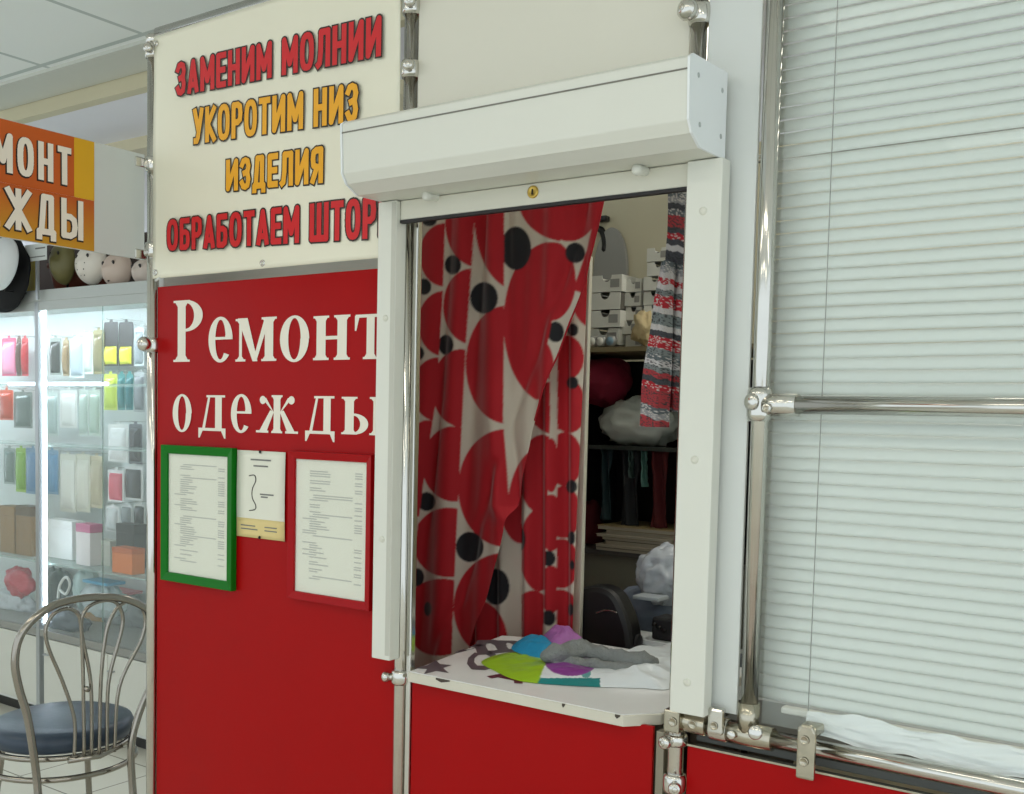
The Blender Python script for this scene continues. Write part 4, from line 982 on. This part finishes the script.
for a, b in cabx:
    mid = (a+b)/2
    for q0, q1, hx in ((a, mid-.002, .06), (mid+.002, b, .06)):
        d_ = MB().box(q0, q1, YD+.004, YD+.0195, .08, dz0-.045).build('cabinet_door', mat('cabinet_door_white', (214, 214, 204), .4, var=.02), dc, bevel=.002)
        MB().tube([(q0+hx-.04, YD+.004, dz0-.12), (q0+hx-.04, YD-.012, dz0-.12), (q0+hx-.01, YD-.012, dz0-.12), (q0+hx-.01, YD+.004, dz0-.12)], .004, 8).build('handle', alu, d_)

# goods: each with its own card / pouch / box
def hang_pack(x0, x1, yt, yb, c, c2, label, Y=YD+.30, name='hanging_packet', split=.45):
    a, b, z0, z1 = pxbox(x0, x1, yb, yt, Y); W = b-a; Hh = z1-z0
    t = thing(name, ((a+b)/2, Y, z0), label, 'packet', 'packets hanging in the display case')
    pts = [(a, z0), (b, z0), (b, z1-.01), (b-.006, z1), ((a+b)/2+.012, z1), ((a+b)/2+.010, z1+.014), ((a+b)/2-.010, z1+.014), ((a+b)/2-.012, z1), (a+.006, z1), (a, z1-.01)]
    MB().prism(pts, lambda u, v, d: (u, d, v), Y, Y+.002).build('card', mat('card_%02x%02x%02x' % c, c, .4), t)
    def bb(u, v):
        k = max(0, math.sin(math.pi*u))**.35*max(0, math.sin(math.pi*v))**.35
        return (a+W*(.1+.8*u)*1.0, Y-.001-.018*k, z0+Hh*((.06+.84*v) if split > .44 else (.04+.4*v)))
    MB().grid(bb, 14, 14).build('blister', mat('pack_%02x%02x%02x' % c2, c2, .25), t)
    MB().tube([((a+b)/2, YD+DD-.013, z1+.012), ((a+b)/2, Y-.02, z1+.012), ((a+b)/2, Y-.026, z1+.018)], .0016, 6).build('hook', chrome, t)
def item_box(x0, x1, yt, yb, Y, c, label, name='small_box', dep=.07, c2=None, floor=None):
    a, b, z0, z1 = pxbox(x0, x1, yb, yt, Y)
    if floor is not None: z0 = floor+.001
    t = thing(name, ((a+b)/2, Y, z0), label, 'box', 'small boxes in the display case')
    MB().box(a, b, Y, Y+dep, z0, z0+(z1-z0)*.8-.0005).build('carton', mat('box_%02x%02x%02x' % c, c, .45, var=.05), t, bevel=.002)
    MB().box(a-.001, b+.001, Y-.001, Y+dep+.001, z0+(z1-z0)*.8, z1).build('lid', mat('box_%02x%02x%02x' % (c2 or c), c2 or c, .45, var=.05), t, bevel=.002)
W_ = (228, 232, 228)
HP = [
 (2, 16, 338, 376, (200, 70, 110), (232, 150, 180), 'pink spotted packet hanging at far left of the case top row'),
 (17, 21, 338, 376, (110, 84, 70), (90, 66, 54), 'brown packet right of the pink spotted packet'),
 (22, 28, 338, 376, (196, 50, 60), (176, 34, 44), 'narrow red packet left of the lit post'),
 (50, 61, 338, 375, (150, 158, 150), (58, 60, 56), 'black boxed packet right of the lit post in the top row'),
 (63, 69, 340, 376, (176, 156, 120), (150, 126, 92), 'thin tan packet in the top row'),
 (70, 84, 338, 378, (214, 222, 222), (176, 188, 196), 'silver packet with dark tick mark in the top row'),
 (84, 93, 334, 374, W_, (206, 214, 206), 'narrow white packet in the top row'),
 (93, 104, 330, 374, (150, 140, 96), (128, 120, 84), 'olive packet left of the black and yellow packets'),
 (104, 118, 322, 366, (52, 48, 48), (226, 224, 50), 'black packet with bright yellow lower half, left one of two', .4),
 (119, 133, 322, 366, (50, 46, 46), (222, 220, 48), 'black packet with bright yellow lower half, right one of two', .4),
 (134, 144, 328, 366, (196, 206, 206), (150, 160, 164), 'grey packet hanging nearest the left pole'),
 (104, 117, 374, 410, (206, 222, 80), (190, 210, 70), 'lime green packet in the second row'),
 (118, 125, 374, 410, (60, 140, 140), (40, 120, 122), 'left teal pencil packet in the second row'),
 (126, 133, 374, 410, (50, 132, 134), (30, 110, 114), 'right teal pencil packet in the second row'),
 (134, 145, 372, 412, (170, 176, 176), (120, 126, 130), 'grey earphone packet in the second row'),
 (0, 13, 390, 420, (236, 100, 66), (222, 80, 50), 'orange red packet at far left of the second shelf'),
 (14, 32, 392, 428, (128, 140, 132), (104, 118, 112), 'grey green pouch hanging beside the orange packet'),
 (45, 58, 392, 436, (206, 220, 214), (186, 204, 200), 'pale green glassy pouch beside the lit post'),
 (60, 77, 390, 428, (236, 238, 232), (240, 240, 234), 'large white pouch in the second shelf'),
 (79, 88, 390, 436, (204, 216, 206), (188, 204, 192), 'left pale mint pouch of a pair'),
 (89, 100, 390, 436, (196, 210, 196), (178, 196, 180), 'right pale mint pouch of a pair'),
 (108, 128, 424, 462, (232, 234, 230), (236, 238, 236), 'white card with phone cables in the third row'),
 (129, 142, 424, 464, (90, 94, 100), (36, 38, 44), 'black cable packet in the third row'),
 (4, 15, 448, 484, (150, 166, 160), (120, 140, 134), 'grey spiral packet at far left of the third shelf'),
 (16, 26, 448, 492, (150, 196, 40), (130, 184, 30), 'lime green packet in the third shelf left of the post'),
 (26, 40, 448, 494, (110, 150, 184), (90, 140, 184), 'blue patterned pouch behind the lit post'),
 (46, 58, 450, 494, (120, 164, 196), (96, 150, 190), 'blue patterned pouch right of the lit post'),
 (60, 76, 454, 512, (226, 226, 210), (232, 232, 220), 'large white clothes pouch, left of three'),
 (76, 90, 454, 512, (214, 212, 192), (222, 220, 204), 'large white clothes pouch, middle of three'),
 (90, 103, 456, 508, (200, 190, 160), (190, 180, 150), 'beige clothes pouch, right of three'),
 (108, 124, 470, 502, (230, 232, 230), (222, 90, 110), 'white packet with red label in the lower row'),
 (124, 143, 466, 500, (214, 218, 216), (54, 56, 58), 'black charger packet in the lower row'),
 (106, 119, 506, 532, (228, 232, 230), (206, 212, 210), 'white packet in the lowest hanging row'),
 (121, 132, 505, 524, (210, 216, 214), (140, 150, 152), 'grey packet in the lowest hanging row'),
 (134, 145, 504, 526, (216, 220, 216), (60, 64, 66), 'small black packet in the lowest hanging row nearest the pole'),
]
for i, h in enumerate(HP): hang_pack(*h[:7], split=h[7] if len(h) > 7 else .45, Y=YD+.29+.005*(i % 5))
fl = dz0+.001
z3_ = shz[2]
IB = [
 (0, 14, 506, 556, YD+.1, (150, 116, 70), 'left brown kraft box on the lower shelf', None),
 (16, 31, 506, 552, YD+.1, (140, 106, 62), 'right brown kraft box on the lower shelf', (90, 66, 40)),
 (46, 72, 520, 560, YD+.16, (240, 242, 240), 'large white box glowing beside the led post', None),
 (76, 90, 524, 560, YD+.1, (232, 226, 226), 'white and pink box standing on the lower shelf', (200, 90, 140)),
 (112, 132, 548, 568, YD+.07, (226, 120, 40), 'orange box on the lower shelf', (200, 96, 30)),
 (116, 134, 524, 545, YD+.18, (40, 40, 44), 'black box stacked behind the orange box', None),
 (92, 110, 540, 566, YD+.16, (206, 210, 200), 'pale grey box between pink and orange boxes', None),
]
for x0, x1, yt, yb, Y, c, lb, c2 in IB: item_box(x0, x1, yt, yb, Y, c, lb, c2=c2, floor=z3_)
# heaps of bagged goods at the bottom of the case
HT = {}
def bagheap(x, y, rx, ry, c, label, seed, name='goods_bag', al=1):
    Y = YD+[.09, .22, .34][seed % 3]
    o = blobpx(x, y, rx, ry, Y, seed, dep=.055, amp=.25, ridge=(seed % 2 == 0), flat=fl, n=40).build(name, mat('bag_%02x%02x%02x' % c, c, .3, alpha=al, var=.15, scale=30), )
    tag(o, label, 'bag', 'bagged goods at the bottom of the case'); HT[seed] = (o.location.x, o.location.y, o.location.z+max(v.co.z for v in o.data.vertices))
bagheap(20, 582, 12, 15, (186, 50, 70), 'red crumpled bag at the bottom left of the case', 51)
bagheap(12, 606, 22, 16, (196, 204, 208), 'pale grey bag below the red bag', 52)
bagheap(56, 590, 14, 22, (66, 84, 84), 'dark teal bag right of the lit post', 53)
bagheap(86, 588, 10, 22, (150, 170, 166), 'pale teal bag in the bottom of the case', 55)
bagheap(104, 600, 20, 16, (170, 186, 190), 'clear bag of goods behind the chair top', 54)
bagheap(122, 612, 24, 18, (150, 156, 158), 'grey bag nearest the left pole behind the chair', 56)
bagheap(66, 622, 20, 14, (44, 60, 76), 'dark blue bag behind the chair loops', 57)
bagheap(100, 616, 16, 10, (200, 150, 80), 'orange yellow bag behind the chair loops', 59)
tag(MB().tube(smooth_path([P(x, y, YD+.05) for x, y in ((58, 598), (60, 585), (66, 577), (70, 584), (66, 594), (60, 590))], 6), .007, 8).build('white_cable', white_pl), 'coiled white cable standing in the bottom of the case', 'cable')
def flat_on(seed, sx_, sy_, m, label, name):
    cx__, cy__, top_ = HT[seed]
    tag(MB().box(cx__-sx_, cx__+sx_, cy__-sy_, cy__+sy_, top_-.006, top_+.008).build(name, m, bevel=.002), label, 'packet')
flat_on(54, .10, .05, mat('cyan_card', (60, 150, 190), .4), 'flat blue packet lying on the bagged goods', 'blue_packet')
flat_on(56, .10, .05, mat('rose_card', (190, 90, 100), .4), 'flat rose packet lying on the bagged goods', 'rose_packet')

# ------------------------------------------------------------------ masks and cups on top of the case
YM = YD+.05
def mask(x, y, rx, ry, c, label, holes, tilt=0, name='costume_mask', ridge=False, YM=YM, arm=False):
    cc = P(x, y, YM); a = abs(P(x+rx, y, YM)[0]-cc[0]); b = abs(P(x, y-ry, YM)[2]-cc[2])
    t = thing(name, (cc[0], YM, dz1), label, 'mask', 'costume masks above the display case')
    vs = []; n = 24; 
    def f(u, v):
        an = (u-.5)*math.pi; ph = (v-.5)*math.pi
        xx = a*math.sin(an)*math.cos(ph)*(1-.22*(1-v)); zz_ = b*math.sin(ph); yy = -.07*math.cos(an)*math.cos(ph)
        if abs(u-.5) < .1 and .3 < v < .58: yy -= .012*(1-abs(u-.5)/.1)
        return (cc[0]+xx+tilt*zz_, YM+yy+.04, cc[2]+zz_)
    MB().grid(f, 25, 25).build('shell', mat('mask_%02x%02x%02x' % c, c, .45), t, solid=.003)
    for (u, v, r1, r2) in holes:
        m = MB(); p = np.array(f(u, v)); m.lathe(p+np.array([0, -.001, 0]), (0, -1, 0), [(0, r1), (.0025, r1*.95), (.0025, 0)], 14); m.build('eye_hole' if r1 > .006 else 'air_hole', p_blk, t)
    MB().tube([f(0.02, .6), (cc[0]-a*.6, YM+.06, cc[2]), (cc[0]+a*.6, YM+.06, cc[2]), f(.98, .6)], .002, 6).build('strap', p_blk, t)
    pts = [(cc[0], YM+.05, dz1+.001), (cc[0], YM+.05, cc[2]+b*.2)] if not arm else [(cc[0], YD-.005, dz1-.01), (cc[0], YM+.05, dz1-.01), (cc[0], YM+.05, cc[2]+b*.2)]
    MB().tube(pts, .006, 8).build('stand', dark_m, t)
eyes = [(.36, .62, .010, 1), (.64, .62, .010, 1)]
mask(86, 264, 15, 20, (226, 218, 206), 'white perforated costume mask hanging from the case top, middle', eyes+[(.42, .4, .003, 1), (.58, .4, .003, 1), (.46, .3, .003, 1), (.56, .3, .003, 1), (.4, .5, .003, 1), (.6, .5, .003, 1)])
mask(112, 270, 14, 18, (206, 186, 172), 'pinkish costume mask right of the perforated white mask', eyes+[(.5, .3, .008, 1)])
mask(140, 272, 10, 14, (210, 196, 186), 'small pale mask beside the left pole', eyes)
mask(58, 262, 11, 22, (110, 104, 60), 'mottled olive costume mask right of the price tag', eyes, name='olive_mask')
mask(-5, 263, 17, 26, (222, 224, 224), 'long plain white mask in front of a black hood at far left', [(.36, .62, .014, 1), (.64, .62, .014, 1)], YM=YD-.16, arm=True, tilt=.2)
tag(blobpx(5, 273, 25, 40, YD-.05, 61, dep=.03, amp=.10).build('black_hood', mat('black_felt', (14, 14, 15), .95)), 'black hood fabric around the long white mask at far left', 'hood')
for i, (x, y, rx) in enumerate(((64, 282, 12), (100, 282, 9), (148, 280, 9))):
    c = P(x, 292, YM+.1); r_ = abs(P(x+rx, y, YM+.1)[0]-c[0])
    t = thing('clay_pot', (c[0], YM+.14, dz1), 'reddish brown pot on the case top, ' + ['below the olive mask', 'between the pale masks', 'beside the left pole'][i], 'pot', 'brown pots')
    MB().lathe((c[0], YM+.14, dz1+.001), (0, 0, 1), [(0, 0), (0, r_*.7), (.10, r_*.95), (.14, r_), (.14, r_*.88), (.03, r_*.6), (.03, 0)], 24).build('body', mat('terracotta', (120, 58, 40), .6, var=.1), t)
    MB().lathe((c[0], YM+.14, dz1+.14), (0, 0, 1), [(-.012, r_*1.0), (-.012, r_*1.1), (.004, r_*1.1), (.004, r_*.9)], 24).build('rim', MATS['terracotta'], t)
# white tag on a post, yellow card
x0, x1, z0, z1 = pxbox(25, 47, 261, 244, YM-.09)
t = thing('tag_stand', ((x0+x1)/2, YM-.09, dz1), 'white tag on a thin white post above the case', 'tag')
MB().box(x0, x1, YM-.092, YM-.09, z0, z1).build('tag_card', white_pl, t, bevel=.0008)
m = MB(); m.box(x0+(x1-x0)*.5, x1-.012, YM-.0935, YM-.0922, z0+(z1-z0)*.68, z0+(z1-z0)*.76); m.box(x0+.01, x1-.012, YM-.0935, YM-.0922, z0+(z1-z0)*.2, z0+(z1-z0)*.26); m.build('print', ink_m, t)
pxx = float(P(37, 270, YM-.085)[0]); MB().box(pxx-.009, pxx+.009, YM-.088, YM-.078, dz1-.05, z0+.005).build('stem', alu, t)
x0, x1, z0, z1 = pxbox(22, 35, 288, 254, YM)
yc_ = thing('yellow_card', ((x0+x1)/2, YM, dz1), 'yellow card standing behind the white tag', 'card')
MB().box(x0, x1, YM, YM+.004, dz1+.001, z1).build('card', mat('yellow_card_paint', (212, 190, 50), .5), yc_)
MB().lathe(((x0+x1)/2, YM-.0005, dz1+(z1-dz1)*.55), (0, -1, 0), [(0, .02), (.001, .02), (.001, .011), (0, .011)], 20).build('emblem', mat('brown_ink', (110, 60, 30), .5), yc_)

# ------------------------------------------------------------------ chrome chair
chair_c = mat('dark_chrome', (158, 152, 142), .14, 1, var=.1, scale=12)
A_ = PD(90, 700, 3.42); B_ = PD(60, 725, 3.66); dv = np.array([B_[0]-A_[0], B_[1]-A_[1], 0]); dv /= np.linalg.norm(dv); sd = np.array([-dv[1], dv[0], 0]) * -1
def CP(x, y, off=0.0): return PN(x, y, A_+dv*off, dv)
seatz = float(CP(90, 703, .25)[2])*0+.535
ch = thing('chrome_chair', (B_[0], B_[1], 0), 'chrome bistro chair with looped back and round blue grey seat', 'chair')
tw = .0125
arch = [(38, 794), (33, 750), (27, 715), (19, 688), (15, 662), (20, 637), (36, 617), (60, 603), (95, 597), (128, 600), (152, 614), (166, 640), (162, 668), (148, 692), (137, 720), (131, 750), (133, 794)]
ap = [CP(x, y) for x, y in arch]
lo_l = ap[0]; lo_r = ap[-1]
fl_l = np.array([lo_l[0], lo_l[1], 0])-dv*.05+sd*0; fl_r = np.array([lo_r[0], lo_r[1], 0])-dv*.05
path = smooth_path([fl_l+np.array([0, 0, .012])]+ap+[fl_r+np.array([0, 0, .012])], 7)
MB().tube(path, tw, 14).build('back_arch', chair_c, ch)
def loop(z4pts): return smooth_path([CP(x/3.392, 560+y/3.392, .012) for x, y in z4pts], 6)
seat_low = 655
L1 = [(252, 662), (252, 540), (215, 420), (165, 300), (155, 235), (180, 185), (225, 165), (262, 180), (275, 230), (282, 400), (285, 665)]
L2 = [(310, 660), (308, 420), (276, 240), (290, 170), (340, 140), (390, 142), (415, 185), (410, 250), (368, 420), (363, 655)]
L3 = [(336, 658), (342, 420), (358, 260), (385, 180), (425, 143), (465, 148), (492, 190), (480, 270), (405, 430), (388, 650)]
for L in (L1, L2, L3): MB().tube(loop(L), .0062, 10).build('back_loop', chair_c, ch)
# crossbar below loops
MB().tube([CP(68, 761, .012), CP(100, 756, .012), CP(122, 745, .012)], .009, 12).build('crossbar', chair_c, ch)
MB().lathe(CP(87, 689, .0)+0, -dv, [(-.004, .009), (.008, .009), (.009, 0)], 12).build('boss', chair_c, ch)
# seat
sc_ = np.array([B_[0], B_[1], 0]) - dv*.02; sr = .235
def zat(x, y): return float(PN(x, y, sc_, dv)[2])
st_ = zat(62, 703)-.052
prof = [(-.062, 0), (-.062, sr*.92), (-.052, sr*.985), (-.025, sr*1.01), (-.004, sr*.97), (.006, sr*.85), (.012, sr*.5), (.013, 0)]
MB().lathe((sc_[0], sc_[1], st_), (0, 0, 1), prof, 48).build('seat', seat_m, ch)
MB().tube([(sc_[0]+sr*.97*math.cos(a), sc_[1]+sr*.97*math.sin(a), st_-.072) for a in np.linspace(0, 2*math.pi, 48, endpoint=False)], .010, 10, closed=True).build('seat_ring', chair_c, ch)
MB().tube([(sc_[0]+sr*1.02*math.cos(a), sc_[1]+sr*1.02*math.sin(a), st_-.138) for a in np.linspace(0, 2*math.pi, 48, endpoint=False)], .010, 10, closed=True).build('lower_ring', chair_c, ch)
for sgn in (-1, 1):
    b0 = sc_+sd*sgn*sr*.62+dv*sr*.75
    MB().tube([(b0[0], b0[1], st_-.06), (b0[0]+dv[0]*.01, b0[1]+dv[1]*.01, st_-.16), tuple(b0+dv*.06+sd*sgn*.03+np.array([0, 0, .01]))], tw*.9, 12).build('leg', chair_c, ch)
for q in (fl_l, fl_r, sc_+sd*-sr*.62+dv*(sr*.75+.06)-sd*.03, sc_+sd*sr*.62+dv*(sr*.75+.06)+sd*.03):
    MB().lathe((q[0], q[1], 0.0005), (0, 0, 1), [(0, 0), (0, .016), (.02, .0165), (.03, .013)], 14).build('rubber_foot', black_m, ch)
